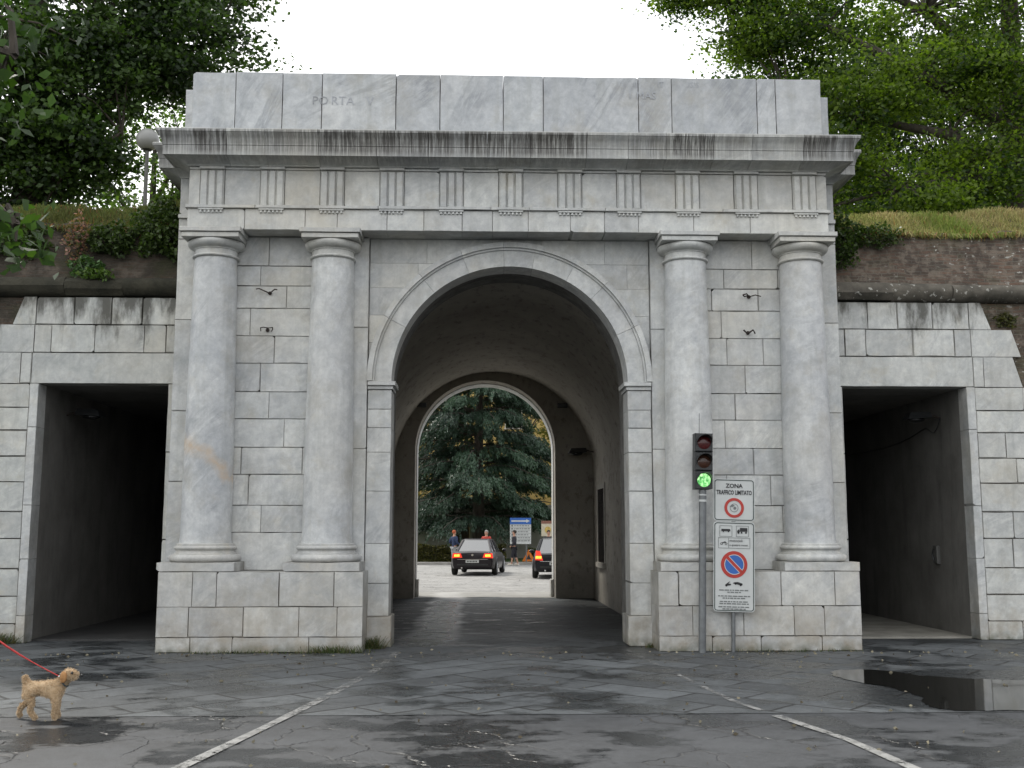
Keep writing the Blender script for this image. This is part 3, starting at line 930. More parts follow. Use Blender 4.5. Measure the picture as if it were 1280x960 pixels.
# ------------------------------------------------------------------ side doorways and their tunnels
def side_wall(sgn, name, label, m):
    root = empty(name, (0, 0, 0), 0, label, 'wall')
    r = random.Random(70 + sgn)
    def X(*q): return sorted(sgn * v for v in q)
    b = MB()
    Y0 = .72
    d_in, d_out, f_out = 5.53, 7.60, 7.74
    def row(z0, z1, xa, xb, wmin=.4, wmax=1.1, slant=0.0, brk=None):
        xs = [xa]
        if brk: xs += brk
        else:
            x = xa + r.uniform(wmin, wmax)
            while x < xb - wmin * .6: xs.append(x); x += r.uniform(wmin, wmax)
        xs.append(xb)
        for k in range(len(xs) - 1):
            x0, x1 = X(xs[k] + .003, xs[k + 1] - .003)
            t = (r.random(), r.random(), r.random())
            yy = Y0 + r.uniform(-.008, .006)
            if slant and k == len(xs) - 2:
                pl = [(sgn * (xs[k] + .003), z0 + .003), (sgn * (xs[k + 1] + slant), z0 + .003), (sgn * (xs[k + 1] - .003), z1 - .003), (sgn * (xs[k] + .003), z1 - .003)]
                if sgn < 0: pl.reverse()
                b.prism(pl, yy, Y0 + .3, t)
            else: b.block(x0, x1, yy, Y0 + .3, z0 + .003, z1 - .003, t, r.choice((.005, .008, .012)))
    row(5.08, 5.54, 5.293, 7.92, slant=.16, brk=[5.45, 6.0, 6.5, 7.1, 7.72])
    row(4.62, 5.077, 5.293, 8.42, slant=.14, brk=[5.6, 5.95, 6.75, 7.45, 7.73])
    row(4.11, 4.617, 5.293, 8.42, slant=.14, brk=[7.74, 7.92])
    zs = [0, .30, .72, 1.15, 1.62, 2.05, 2.52, 2.93, 3.35, 3.72, 4.107]
    ends = [9.9, 9.8, 9.7, 9.6, 9.5, 9.4, 9.3, 9.2, 9.05, 8.9]
    for i in range(len(zs) - 1): row(zs[i], zs[i + 1] - .003, f_out + .003, ends[i], .45, .95, slant=.06)
    row(0, 1.6, 5.293, d_in, 2, 3); row(1.603, 3.0, 5.293, d_in, 2, 3); row(3.003, 4.107, 5.293, d_in, 2, 3)
    b.build('marble_facing', m, root)
    f = MB()
    for z0, z1 in ((0, .42), (.42, 1.3), (1.3, 2.15), (2.15, 3.4), (3.4, 4.107)):
        f.block(*X(d_out, f_out), .70, 1.02, z0 + .002, z1 - .003, (r.random() * .5 + .5, .2, r.random()), .006)
    f.build('door_frame', M_MARBLE, root)
    # tunnel behind the doorway: walls, ceiling, far end
    t = MB()
    L = 12.6
    t.box(*X(d_out + .003, d_out + .25), 1.023, L, 0, 4.35)
    t.box(*X(d_in - .2, d_in - .003), 1.023, L, 0, 4.35)
    t.box(*X(d_in, d_out), 1.023, L, 4.112, 4.35)
    t.box(*X(d_in, d_out), L - .3, L - .01, 0, 4.108)
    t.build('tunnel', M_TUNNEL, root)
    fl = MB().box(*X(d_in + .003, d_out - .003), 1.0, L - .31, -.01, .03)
    fl.build('tunnel_floor', plain('concrete_floor', (.26, .25, .22) if sgn > 0 else (.04, .04, .04), .7, 0, .3, 2), root)  # left floor coloured near black: the left tunnel's shade painted into it
    return root
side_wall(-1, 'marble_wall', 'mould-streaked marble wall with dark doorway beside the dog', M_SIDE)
side_wall(1, 'marble_wall', 'paler marble wall with dark doorway and stepped broken edge beside the large puddle', M_SIDE_CLEAN)

# ------------------------------------------------------------------ ramparts
def rampart(sgn, label):
    root = empty('brick_rampart', (0, 0, 0), 0, label, 'rampart')
    def X(*q): return sorted(sgn * v for v in q)
    r = random.Random(80 + sgn)
    b = MB()
    # upper wall, slightly leaning back, as a wavy sheet with thickness
    xs = [5.31 + (44 - 5.31) * i / 120 for i in range(121)]
    zs = [5.86, 6.1, 6.35, 6.6, 6.85]
    vs = []; fs = []
    for x in xs:
        for j, z_ in enumerate(zs):
            yy = .86 + .04 * j + r.uniform(-.012, .012)
            vs.append((sgn * x, yy, z_ + (r.uniform(-.05, .04) if j == 4 else 0)))
        vs.append((sgn * x, 1.6, zs[-1] - .05))
    k_ = len(zs) + 1
    for i in range(len(xs) - 1):
        for j in range(k_ - 1):
            q = (i * k_ + j, (i + 1) * k_ + j, (i + 1) * k_ + j + 1, i * k_ + j + 1)
            fs.append(q if sgn > 0 else q[::-1])
    b.add(vs, fs)
    # lower wall beyond the marble, and the filling behind the marble's broken edge
    b.box(*X(10.2, 44), .80, 1.5, 0, 5.54)
    b.box(*X(7.76, 10.197), .80, 1.03, 0, 5.54)
    # rear retaining wall of the rampart
    b.box(*X(5.26, 44), 12.3, 12.75, 0, 7.4)
    b.build('brick_wall', M_BRICK if sgn > 0 else M_BRICK_MOSS, root)
    c = MB()
    x = 5.31
    while x < 44:
        x2 = x + r.uniform(.9, 1.5)
        pts = []
        for k in range(9):
            w_ = -math.pi / 2 + math.pi * k / 8
            pts.append((.74 - (.17 + r.uniform(-.02, .006)) * math.cos(w_), 5.70 + .155 * math.sin(w_) + r.uniform(-.010, .010)))
        dz = r.uniform(-.022, .022); dy = r.uniform(-.03, .03)
        xa, xb = sgn * (x + .004), sgn * (x2 - .004)
        vs = [(xa, y + dy, z_ + dz) for y, z_ in pts] + [(xa, 1.1, 5.855 + dz), (xa, 1.1, 5.545 + dz)]
        n_ = len(vs)
        vs += [(xb, y, z_) for _, y, z_ in vs]
        fs = []
        for i in range(n_):
            j = (i + 1) % n_
            q = (i, i + n_, j + n_, j)
            fs.append(q if sgn > 0 else q[::-1])
        fs += [tuple(range(n_)), tuple(range(2 * n_ - 1, n_ - 1, -1))]
        c.add(vs, fs, T())
        x = x2
    c.build('rounded_string_course', M_CORDON if sgn > 0 else M_CORDON_MOSS, root, 40)
rampart(-1, 'dark brick rampart overgrown with plants above the mould-streaked marble wall')
rampart(1, 'brown brick rampart with white lichen spots below dry golden grass')

a = NT('rampart_earth'); P = a.pos()
M_EARTH = a.set(Base_Color=a.mix(a.rng(a.noise(P, 2, 6), .3, .7), (.05, .06, .02), (.12, .10, .045)), Roughness=.95)
def bank_z(x, y, sgn):
    u = min(1, max(0, (y - 1.0) / 1.5))
    base = 6.80 + .74 * (u * u * (3 - 2 * u))
    return base + .06 * math.sin(x * 1.3 + y) + .05 * math.sin(x * 2.9) * u
for sgn in (-1, 1):
    vs = []; fs = []
    xs = [5.29 + (46 - 5.29) * (i / 80) ** 1.4 for i in range(81)]
    ys = [.98, 1.2, 1.5, 1.8, 2.1, 2.5, 4, 7, 12.3]
    for x in xs:
        for y in ys: vs.append((sgn * x, y, bank_z(sgn * x, y, sgn)))
    k_ = len(ys)
    for i in range(len(xs) - 1):
        for j in range(k_ - 1):
            q = (i * k_ + j, (i + 1) * k_ + j, (i + 1) * k_ + j + 1, i * k_ + j + 1)
            fs.append(q if sgn > 0 else q[::-1])
    o = MB().add(vs, fs).build('rampart_bank', M_EARTH, None, 60)
    tag(o, 'earth bank on top of the %s rampart' % ('overgrown dark brick' if sgn < 0 else 'lichen-spotted brick'), 'terrain', None, 'structure')
tag(MB().box(-5.23, 5.23, 1.21, 12.7, 7.505, 7.56).build('rampart_path', M_EARTH), 'earth walk over the gate behind its attic', 'path', None, 'structure')

# ------------------------------------------------------------------ grass, ivy and weeds
def blades(name, base, up, w, tint, m, rs, lean=.35, parent=None):
    n_ = len(base)
    az = rs.uniform(0, 2 * np.pi, n_)
    side = np.stack([np.cos(az), np.sin(az), np.zeros(n_)], 1) * (w[:, None] / 2)
    tip = base + np.stack([rs.normal(0, lean, n_) * up, rs.normal(0, lean, n_) * up, up], 1)
    mid = (base + tip) / 2 + np.stack([np.zeros(n_), np.zeros(n_), up * .1], 1)
    V = np.empty((n_, 4, 3)); V[:, 0] = base - side; V[:, 1] = base + side; V[:, 2] = mid + side * .7 + (tip - mid) * .9; V[:, 3] = tip
    return np_mesh(name, V.reshape(-1, 3), np.arange(n_ * 4).reshape(-1, 4), tint, m, parent)
a = NT('grass_blades'); tc, t = a.tint()
a.set(Base_Color=tc, Roughness=.8)
tr = a.n('ShaderNodeBsdfTranslucent', {0: tc}); mx = a.n('ShaderNodeMixShader', {0: .35})
a.t.links.new(a.b.outputs[0], mx.inputs[1]); a.t.links.new(tr.outputs[0], mx.inputs[2]); a.t.links.new(mx.outputs[0], a.out.inputs['Surface'])
M_BLADE = a.m
def bank_grass(sgn, n_, name, label, cols, seed):
    rs = np.random.RandomState(seed)
    x = 5.3 + rs.uniform(0, 1, n_) ** 1.15 * 9.0
    y = .93 + rs.beta(1.1, 1.6, n_) * 2.4
    zz = np.array([bank_z(sgn * a_, b_, sgn) for a_, b_ in zip(x, y)])
    clump = np.sin(x * 2.1 + 1.3 * np.sin(x * .9) + seed) * .5 + np.sin(x * 5.3 + y * 2) * .3 + np.sin(y * 4 + x) * .2
    front = np.clip((1.5 - y) / .55, 0, 1)
    mixv = np.clip(.55 + .55 * clump + rs.normal(0, .22, n_) + front * .25, 0, 1)
    c = np.array(cols[0])[None] * (1 - mixv[:, None]) + np.array(cols[1])[None] * mixv[:, None]
    rust = (rs.uniform(0, 1, n_) < .22 * front + .05)
    c[rust] = np.array(cols[2])
    c *= rs.uniform(.65, 1.3, n_)[:, None]
    h = rs.uniform(.04, .13, n_) * (1 + 1.1 * np.clip(clump, 0, 1) ** 2)
    hang = front * (rs.uniform(0, 1, n_) < .55)
    spill = (.5 + .5 * np.sin(x * 3.1 + 2 * np.sin(x * 1.7 + seed))) * (.5 + .5 * np.sin(x * .8 + seed)) 
    h = np.where(hang > .3, -(h * .9 + .30 * spill * rs.uniform(.2, 1, n_)), h)
    base = np.stack([sgn * x, y - np.where(hang > .3, .05, 0), zz + np.where(h < 0, .05, -.02)], 1)
    o = blades(name, base, h, rs.uniform(.012, .03, n_), c, M_BLADE, rs, .45)
    return tag(o, label, 'grass', None, 'stuff')
bank_grass(1, 42000, 'grass', 'dry golden and green grass along the top of the lichen-spotted rampart', [(.46, .38, .18), (.20, .27, .05), (.30, .19, .07)], 3)
bank_grass(-1, 36000, 'grass', 'short green and rusty grass along the top of the overgrown rampart', [(.14, .18, .04), (.10, .11, .028), (.24, .12, .04)], 4)

def leaves(name, C, size, tint, m, rs, parent=None, flat=.55, droop=0.0, aspect=.62):
    """rhombic folded leaves at points C"""
    n_ = len(C)
    d = rs.normal(0, 1, (n_, 3)); d[:, 2] = d[:, 2] * flat - droop
    d /= np.linalg.norm(d, axis=1)[:, None] + 1e-9
    q = rs.normal(0, 1, (n_, 3)); q[:, 2] *= flat
    s = np.cross(d, q); s /= np.linalg.norm(s, axis=1)[:, None] + 1e-9
    nrm = np.cross(d, s)
    L = size[:, None]
    V = np.empty((n_, 4, 3))
    V[:, 0] = C - d * L * .5
    V[:, 1] = C + s * L * aspect * .5 + nrm * L * .08
    V[:, 2] = C + d * L * .5
    V[:, 3] = C - s * L * aspect * .5 + nrm * L * .08
    return np_mesh(name, V.reshape(-1, 3), np.arange(n_ * 4).reshape(-1, 4), tint, m, parent)
M_IVY = leafmat('ivy_leaf', (.020, .038, .010), (.075, .125, .026), .3)
M_VALER = leafmat('pink_valerian', (.06, .11, .04), (.36, .17, .15), .3)
def shrub(name, label, cen, rad, n_, size, m, seed, hi=1.0, stems=8):
    root = empty(name, (cen[0], cen[1], cen[2] - rad[2]), 0, label, 'plant')
    rs = np.random.RandomState(seed)
    d = rs.normal(0, 1, (n_, 3)); d /= np.linalg.norm(d, axis=1)[:, None]
    lump = 1 + .28 * np.sin(d[:, 0] * 5 + seed) * np.cos(d[:, 2] * 6 + seed)
    rr = rs.uniform(.25, 1, n_) ** .5 * lump
    C = d * rr[:, None] * np.array(rad)[None] + np.array([0, 0, rad[2]])
    t = np.stack([np.clip(rs.uniform(0, 1, n_) * hi, 0, 1)] * 3, 1)
    leaves('foliage', C, rs.uniform(.6, 1.3, n_) * size, t, m, rs, root, .8)
    b = MB(); rr_ = random.Random(seed)
    for k in range(stems):
        a_ = rr_.uniform(0, 6.28)
        e = (math.cos(a_) * rad[0] * .7, math.sin(a_) * rad[1] * .6, rad[2] * rr_.uniform(.9, 1.7))
        b.tube([(rr_.uniform(-.1, .1) * rad[0], rad[1] * .5, 0.05), (e[0] * .4, e[1] * .3, e[2] * .6), e], [.012, .008, .004], 5)
    b.build('stem', bark('stem_bark_%d' % seed), root)
    return root
shrub('ivy', 'dark ivy hanging down the lichen-spotted rampart beside the gate', (5.62, .78, 6.62), (.34, .2, .52), 1500, .07, M_IVY, 1)
shrub('ivy', 'large dark ivy clump at the end of the overgrown rampart beside the gate', (-5.75, .8, 6.75), (.5, .28, .55), 2600, .075, M_IVY, 2)
shrub('ivy', 'low spreading ivy on the overgrown rampart wall away from the gate', (-6.6, .82, 6.55), (.5, .16, .3), 1400, .07, M_IVY, 3, .8)
shrub('valerian_plant', 'tall valerian with faded pink flowers rooted in the overgrown rampart', (-7.15, .78, 6.55), (.22, .12, .45), 420, .07, M_VALER, 4)
shrub('valerian_plant', 'small pale green valerian low on the overgrown rampart', (-6.95, .72, 6.05), (.3, .14, .18), 380, .08, leafmat('valerian_leaf', (.05, .10, .035), (.10, .19, .07), .3), 5)
shrub('ivy', 'ragged ivy curtain at the far end of the overgrown rampart behind the hanging leaves', (-8.3, .84, 6.55), (.75, .16, .36), 1900, .07, M_IVY, 9, .8)
shrub('ivy', 'trailing ivy thinning out down the lichen-spotted rampart beside the ivy clump', (6.25, .84, 6.72), (.5, .12, .20), 900, .06, M_IVY, 10)
shrub('weed_plant', 'weed sprouting from the string course under the valerian', (-6.75, .60, 5.9), (.32, .1, .10), 300, .06, leafmat('weed_leaf', (.05, .10, .02), (.12, .2, .04), .3), 6, 1, 4)
shrub('weed_plant', 'olive tuft on brick where the paler marble wall breaks off', (8.35, .74, 5.25), (.2, .08, .14), 260, .06, leafmat('tuft_leaf', (.05, .06, .02), (.12, .12, .04), .3), 8, 1, 4)

rs = np.random.RandomState(77)
def tuft_strip(name, label, spots, seed):
    rs = np.random.RandomState(seed)
    B = []; H = []; 
    for x, y, n_, sp, h in spots:
        B.append(np.stack([rs.normal(x, sp, n_), y - np.abs(rs.normal(0, .05, n_)), np.full(n_, -.005)], 1)); H.append(rs.uniform(.25, 1, n_) * h)
    B = np.concatenate(B); H = np.concatenate(H)
    c = np.array([(.06, .085, .025)]) * rs.uniform(.6, 1.6, len(B))[:, None]
    dry = rs.uniform(0, 1, len(B)) < .25
    c[dry] = (.14, .12, .05)
    o = blades(name, B, H, rs.uniform(.008, .016, len(B)), c, M_BLADE, rs, .5)
    return tag(o, label, 'weeds', None, 'stuff')
tuft_strip('weeds', 'green weeds at the foot of the pedestal nearest the dog', [(-3.9, -.80, 110, .35, .06), (-2.55, -.80, 260, .22, .13), (-2.12, -.25, 320, .10, .20), (-3.1, -.82, 90, .3, .05), (-4.4, -.80, 50, .25, .05)], 5)
tuft_strip('weeds', 'sparse weeds at the foot of the pedestal behind the traffic light', [(3.9, -.82, 70, .4, .05), (4.8, -.8, 40, .2, .05), (2.14, -.2, 60, .06, .08)], 6)
tuft_strip('weeds', 'tuft of grass at the foot of the mould-streaked marble wall', [(-7.95, .66, 320, .14, .18)], 7)

rs = np.random.RandomState(41)
nl = 420
lx = rs.uniform(-8, 8, nl); ly = rs.uniform(-9, 0.0, nl); ly = np.where(rs.uniform(0, 1, nl) < .35, -.85 - np.abs(rs.normal(0, .35, nl)), ly)
keep = ~((np.abs(lx) < 5.3) & (np.abs(lx) > 1.7) & (ly > -.85))
Cl = np.stack([lx, ly, np.full(nl, .010)], 1)[keep]
tl_ = rs.uniform(0, 1, (len(Cl), 1)) * np.ones((1, 3))
a = NT('fallen_leaf'); tc, t = a.tint(); a.set(Base_Color=a.mix(t[0], (.06, .045, .025), (.34, .31, .22)), Roughness=.9)
tag(leaves('litter', Cl, rs.uniform(.02, .06, len(Cl)), tl_, a.m, rs, None, .05), 'scattered fallen leaves and specks on the wet ground', 'litter', None, 'stuff')
# ------------------------------------------------------------------ trees
M_BARK = bark('dark_bark')
def tree(name, label, loc, trunk, limbs, blobs, m, seed, leaf, group=None, bark_m=None, per=70, spread=.42, flat=.5, droop=.15):
    """trunk: [(x,y,z,r)..]; limbs: lists of (x,y,z,r); blobs: (centre, radii, clusters) all relative to loc"""
    root = empty(name, loc, 0, label, 'tree', group)
    rs = np.random.RandomState(seed); rr = random.Random(seed)
    b = MB()
    b.tube([p[:3] for p in trunk], [p[3] for p in trunk], 14)
    tips = []
    for lb in limbs:
        b.tube([p[:3] for p in lb], [p[3] for p in lb], 8)
        tips += [Vector(p[:3]) for p in lb[1:]]
    C = []; S = []; TT = []
    if not tips: tips = [Vector(trunk[-1][:3])]
    for cen, rad, ncl in blobs:
        for k in range(ncl):
            d = rs.normal(0, 1, 3); d /= np.linalg.norm(d)
            q = np.array(cen) + d * np.array(rad) * rs.uniform(.25, 1.0) ** .6
            near = min(tips, key=lambda t_: (t_ - Vector(q)).length)
            if k % 2 == 0:
                mid = (near + Vector(q)) / 2 + Vector((0, 0, .15))
                b.tube([near, mid, Vector(q)], [.035, .022, .008], 5)
            n_ = int(per * rs.uniform(.5, 1.4))
            sp = spread * rs.uniform(.6, 1.3)
            pts = q + rs.normal(0, 1, (n_, 3)) * np.array([sp, sp, sp * .38])
            C.append(pts)
            S.append(rs.uniform(.6, 1.35, n_) * leaf)
            base = rs.beta(.7, .9)
            TT.append(np.clip(base + rs.normal(0, .16, n_), 0, 1))
    C = np.concatenate(C); S = np.concatenate(S); TT = np.concatenate(TT)
    b.build('trunk', bark_m or M_BARK, root, 60)
    leaves('crown', C, S, np.stack([TT] * 3, 1), m, rs, root, flat, droop)
    return root
M_LEAF_D = leafmat('dark_tree_leaf', (.014, .032, .009), (.065, .12, .025), .40)
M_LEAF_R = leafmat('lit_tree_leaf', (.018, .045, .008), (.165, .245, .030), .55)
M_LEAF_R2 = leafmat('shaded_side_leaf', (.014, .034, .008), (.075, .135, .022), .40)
M_LEAF_GOLD = leafmat('golden_leaf', (.06, .075, .016), (.24, .20, .05), .45)
M_LEAF_P = leafmat('pale_tree_leaf', (.05, .09, .022), (.11, .18, .05), .5)
GRP = 'trees on the ramparts'
tree('plane_tree', 'huge dark tree on the overgrown rampart left of the arch', (-11.2, 8.0, 7.5),
     [(0, 0, -.2, .48), (.1, 0, 1.6, .38), (.2, .1, 3.4, .32), (.1, 0, 6.5, .22), (.2, 0, 10, .1)],
     [[(.1, 0, 2.2, .2), (1.3, .2, 4.2, .11), (3.2, .4, 5.6, .06), (4.4, .4, 6.2, .03)], [(.1, 0, 3, .2), (-1.6, -.5, 4, .14), (-3.5, -.6, 4.4, .07)],
      [(.1, 0, 4.5, .2), (1.8, .5, 6.3, .12), (3.6, .3, 7.2, .06)], [(.1, 0, 4, .16), (0, -1.6, 5, .1), (.3, -2.6, 5.2, .05)], [(.1, 0, 1.5, .16), (1.2, -.4, 2.6, .08), (2.4, -.5, 3.4, .04)]],
     [((-1.2, -.4, 3.6), (2.4, 1.8, 1.3), 74), ((1.4, -.3, 4.9), (2.4, 1.7, 1.1), 70), ((3.7, 0, 5.6), (1.7, 1.4, 1.1), 60), ((.5, 0, 6.6), (3.4, 2.2, 1.4), 90),
      ((3.6, .3, 7.6), (1.9, 1.6, 1.3), 50), ((-1.6, -.3, 2.1), (1.8, 1.4, 1.0), 56), ((.3, -.4, 2.5), (1.3, 1.3, 1.1), 50), ((.9, -.4, 3.5), (1.5, 1.2, .8), 40), ((-.4, 0, 1.3), (1.9, 1.2, .6), 36),
      ((-2.5, 0, 5), (2, 2, 2), 50), ((0, 0, 9), (3.5, 2.5, 1.5), 50), ((1.9, -.2, 2.6), (.7, .8, .5), 12)],
     M_LEAF_D, 31, .135, GRP, None, 150)
tree('linden_tree', 'paler see-through tree behind the globe lamp on the overgrown rampart', (-10.9, 15.5, 7.5),
     [(0, 0, -.2, .22), (.2, 0, 1.6, .18), (.4, 0, 3.5, .12), (.4, 0, 6.0, .06)],
     [[(.3, 0, 3.0, .1), (1.1, -.2, 4.2, .07), (2.4, -.2, 5.2, .03)], [(.3, 0, 3, .1), (-.8, 0, 4.6, .06), (-1.7, 0, 6, .03)], [(.4, 0, 4, .09), (1.2, 0, 5.8, .05), (2.4, 0, 7, .03)]],
     [((1.9, 0, 5.1), (1.9, 1.2, 1.1), 50), ((2.9, 0, 6.6), (1.3, 1.0, 1.3), 44), ((.2, 0, 6.8), (2.0, 1.2, 1.3), 34), ((1.6, 0, 4.1), (2.4, 1.0, .5), 34), ((-1.5, 0, 4.4), (1.6, 1, .8), 14)],
     M_LEAF_P, 32, .13, GRP, None, 52, .36)
tree('plane_tree', 'broad bright green tree on the lichen-spotted rampart with branches reaching over the sky', (12.15, 7.4, 7.5),
     [(0, 0, -.2, .42), (-.1, 0, 1.6, .34), (0, .1, 3.2, .30), (.1, 0, 6.0, .22), (.2, 0, 9.5, .1)],
     [[(0, 0, 3.6, .2), (-2.2, -.4, 4.8, .14), (-4.6, -.6, 5.9, .09), (-7.0, -.6, 6.8, .045), (-8.2, -.5, 6.75, .02)], [(0, 0, 2.6, .18), (-1.8, -.6, 3.3, .12), (-3.9, -.8, 3.6, .07), (-5.6, -.8, 3.9, .03)],
      [(0, 0, 2.2, .18), (-1.5, -.8, 2.2, .1), (-3.2, -1.0, 1.9, .06), (-4.9, -1.0, 1.4, .03)], [(0, 0, 4.6, .18), (1.6, -.4, 6, .1), (2.6, -.4, 7, .05)], [(0, 0, 4.8, .16), (-1.8, .3, 6.8, .1), (-3.6, .4, 7.6, .05)],
      [(0, 0, 2.4, .14), (.4, -1.6, 3.2, .08), (.4, -2.6, 3.6, .04)]],
     [((-7.3, -.5, 6.75), (1.15, .9, .40), 30), ((-5.6, -.5, 6.5), (1.2, .9, .5), 26), ((-6.2, -.5, 5.65), (.95, .8, .55), 30), ((-5.4, -.5, 5.35), (1.2, 1.2, .62), 26), ((-6.1, -.6, 4.15), (1.0, .9, .5), 20), ((-4.2, -.8, 4.1), (1.2, 1.2, .9), 36), ((-2.0, -.6, 4.6), (1.8, 1.5, 1.2), 52),
      ((.4, -.8, 4.4), (1.9, 1.6, 1.4), 56), ((-4.6, -.8, 2.5), (1.3, 1.1, .9), 36), ((-3.0, -.9, 1.5), (1.8, 1.2, .7), 36), ((-5.2, -.8, 1.2), (.9, .9, .6), 18), ((-1.2, -.8, 2.4), (1.5, 1.2, .9), 36),
      ((-2.2, 0, 6.6), (2.8, 1.8, 1.1), 56), ((1.2, 0, 6.8), (2.2, 2, 1.4), 44), ((-1, 0, 8.6), (3, 2.4, 1.2), 40)],
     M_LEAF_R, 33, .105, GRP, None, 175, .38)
tree('plane_tree', 'darker tree filling the gaps behind the broad bright green tree', (10.4, 15.5, 7.5),
     [(0, 0, -.2, .3), (.1, 0, 2, .24), (.1, 0, 5, .16), (.2, 0, 8, .06)],
     [[(.1, 0, 2, .12), (-1.6, 0, 3.4, .08), (-2.8, 0, 4.2, .04)], [(.1, 0, 2, .12), (2.2, 0, 3.4, .08), (4, 0, 4, .04)]],
     [((-1.2, 0, 4.0), (2.0, 1.6, 1.2), 50), ((1.4, 0, 4.4), (2.2, 1.6, 1.2), 60), ((4.2, 0, 4.4), (2.2, 1.6, 1.4), 60), ((.2, 0, 6.6), (2.4, 2, 1.5), 60), ((3.4, 0, 6.8), (2.6, 2, 1.6), 60), ((6.2, 0, 5), (2, 2, 2.2), 44), ((4.6, 0, 8.8), (3.0, 2, 1.5), 60), ((1.0, 0, 8.6), (2.4, 2, 1.2), 40)],
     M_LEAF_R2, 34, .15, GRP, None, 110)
# near tree whose hanging twigs reach into the top left of the view; its crown spreads over the dog's side
tree('linden_tree', 'near tree with large hanging leaves at the upper left edge', (-7.6, -9.0, 0),
     [(0, 0, -.05, .24), (.05, 0, 2, .19), (.1, .1, 4.2, .15), (.1, .1, 8, .06)],
     [[(.1, 0, 4.2, .1), (1.6, 0, 5.5, .06), (2.9, -.1, 5.6, .03), (3.7, -.2, 5.2, .012)], [(.1, 0, 3.4, .09), (1.8, -.1, 4.6, .05), (3.0, -.1, 4.4, .025), (3.75, -.1, 3.95, .01)],
      [(.1, 0, 4.6, .09), (-1.6, -.6, 6.4, .05)], [(.1, 0, 4.6, .09), (-.8, 1.6, 6.6, .05)], [(.1, 0, 4.6, .09), (.8, -1.8, 6.6, .05)]],
     [((3.30, -.10, 5.45), (.36, .3, .30), 8), ((3.50, -.1, 4.95), (.24, .25, .22), 5), ((3.46, -.05, 4.08), (.22, .2, .16), 4), ((3.72, -.05, 3.86), (.08, .08, .10), 2), ((1.6, 0, 6.4), (1.6, 1.6, .8), 40), ((-.5, 0, 7.2), (2.6, 2.6, 1.4), 70),
      ((1.4, -.4, 5.2), (1.0, 1.2, .5), 20)],
     leafmat('near_leaf', (.020, .044, .012), (.050, .10, .024), .38), 35, .12, None, None, 30, .20, .6, .5)

# the cedar beyond the arch: tiers of drooping sprays
def cedar(loc, seed):
    root = empty('cedar_tree', loc, 0, 'large blue-green cedar with drooping branches seen through the arch', 'tree')
    rs = np.random.RandomState(seed)
    b = MB()
    b.tube([(0, 0, 0), (.1, 0, 2), (0, .1, 5), (.1, 0, 9), (0, 0, 15)], [.42, .36, .30, .22, .06], 12)
    C = []; D = []; S = []; TT = []
    for tier in range(12):
        z0 = 2.5 + tier * .98
        Lm = 6.9 - tier * .33
        nb = 10
        for k in range(nb):
            az = 2 * math.pi * (k + rs.uniform(-.35, .35)) / nb + tier * .7
            L = Lm * rs.uniform(.65, 1.12)
            d = np.array([math.cos(az), math.sin(az)])
            zoff = rs.uniform(-.35, .35)
            sag = rs.uniform(1.2, 2.0)
            def at(u): return np.array([d[0] * L * u, d[1] * L * u, z0 + zoff + 1.1 * u - sag * u * u])
            b.tube([at(u) for u in (0, .3, .6, .85, 1)], [.08, .06, .04, .025, .01], 6)
            limb_t = rs.beta(.8, .8)
            nt = int(80 * L / 6)
            for q in range(nt):
                u = rs.uniform(.22, 1.03)
                w_side = (1.1 - .75 * u) * L * .26
                side = np.array([-d[1], d[0], 0]) * rs.uniform(-1, 1) * w_side
                p = at(u) + side + np.array([0, 0, -.16 * abs(np.linalg.norm(side)) + rs.normal(0, .05)])
                m_ = 34
                w = rs.uniform(0, 1, m_)
                fwd = np.array([d[0], d[1], 0]) * .45 + side * .30
                tw = (fwd + np.array([0, 0, -.30 - .28 * u])) * rs.uniform(.6, 1.35)
                pts = p + w[:, None] * tw[None] + rs.normal(0, .055, (m_, 3))
                C.append(pts); D.append(np.repeat((tw / np.linalg.norm(tw))[None], m_, 0))
                S.append(rs.uniform(.12, .26, m_)); TT.append(np.clip(limb_t * .7 + rs.uniform(0, .3) + rs.normal(0, .12, m_), 0, 1))
    C = np.concatenate(C); D = np.concatenate(D); S = np.concatenate(S); TT = np.concatenate(TT)
    n_ = len(C)
    D = D + rs.normal(0, .35, (n_, 3)); D /= np.linalg.norm(D, axis=1)[:, None]
    s = np.cross(D, rs.normal(0, 1, (n_, 3))); s /= np.linalg.norm(s, axis=1)[:, None]
    V = np.empty((n_, 4, 3)); L = S[:, None]
    V[:, 0] = C - D * L * .5; V[:, 1] = C + s * L * .13; V[:, 2] = C + D * L * .5; V[:, 3] = C - s * L * .13
    b.build('trunk', M_BARK, root, 60)
    np_mesh('crown', V.reshape(-1, 3), np.arange(n_ * 4).reshape(-1, 4), np.stack([TT] * 3, 1), leafmat('cedar_needle', (.011, .028, .018), (.050, .096, .058), .12), root)
cedar((-.55, 46.2, 0), 51)

for (x_, lab, sd_) in ((4.6, 'yellow-green tree standing behind the right flank of the cedar', 61), (-5.6, 'yellow-green tree standing behind the left flank of the cedar', 62)):
    tree('garden_tree', lab, (x_, 54.5, 0), [(0, 0, -.05, .2), (.1, 0, 3, .16), (0, 0, 7, .1), (0, 0, 10, .05)],
         [[(.1, 0, 4, .1), (-1.2, -.3, 6.5, .06), (-2, -.4, 8, .03)], [(.1, 0, 4, .1), (1.3, -.2, 6.5, .06), (2.0, -.3, 8, .03)]],
         [((-.8, -.2, 6.8), (2.2, 1.5, 1.6), 30), ((.9, -.2, 8.6), (2.2, 1.5, 1.6), 30), ((-.6, 0, 10.6), (2.2, 1.5, 1.5), 26), ((.4, 0, 4.8), (1.8, 1.2, 1.0), 18)],
         M_LEAF_GOLD, sd_, .19, None, None, 60, .45)

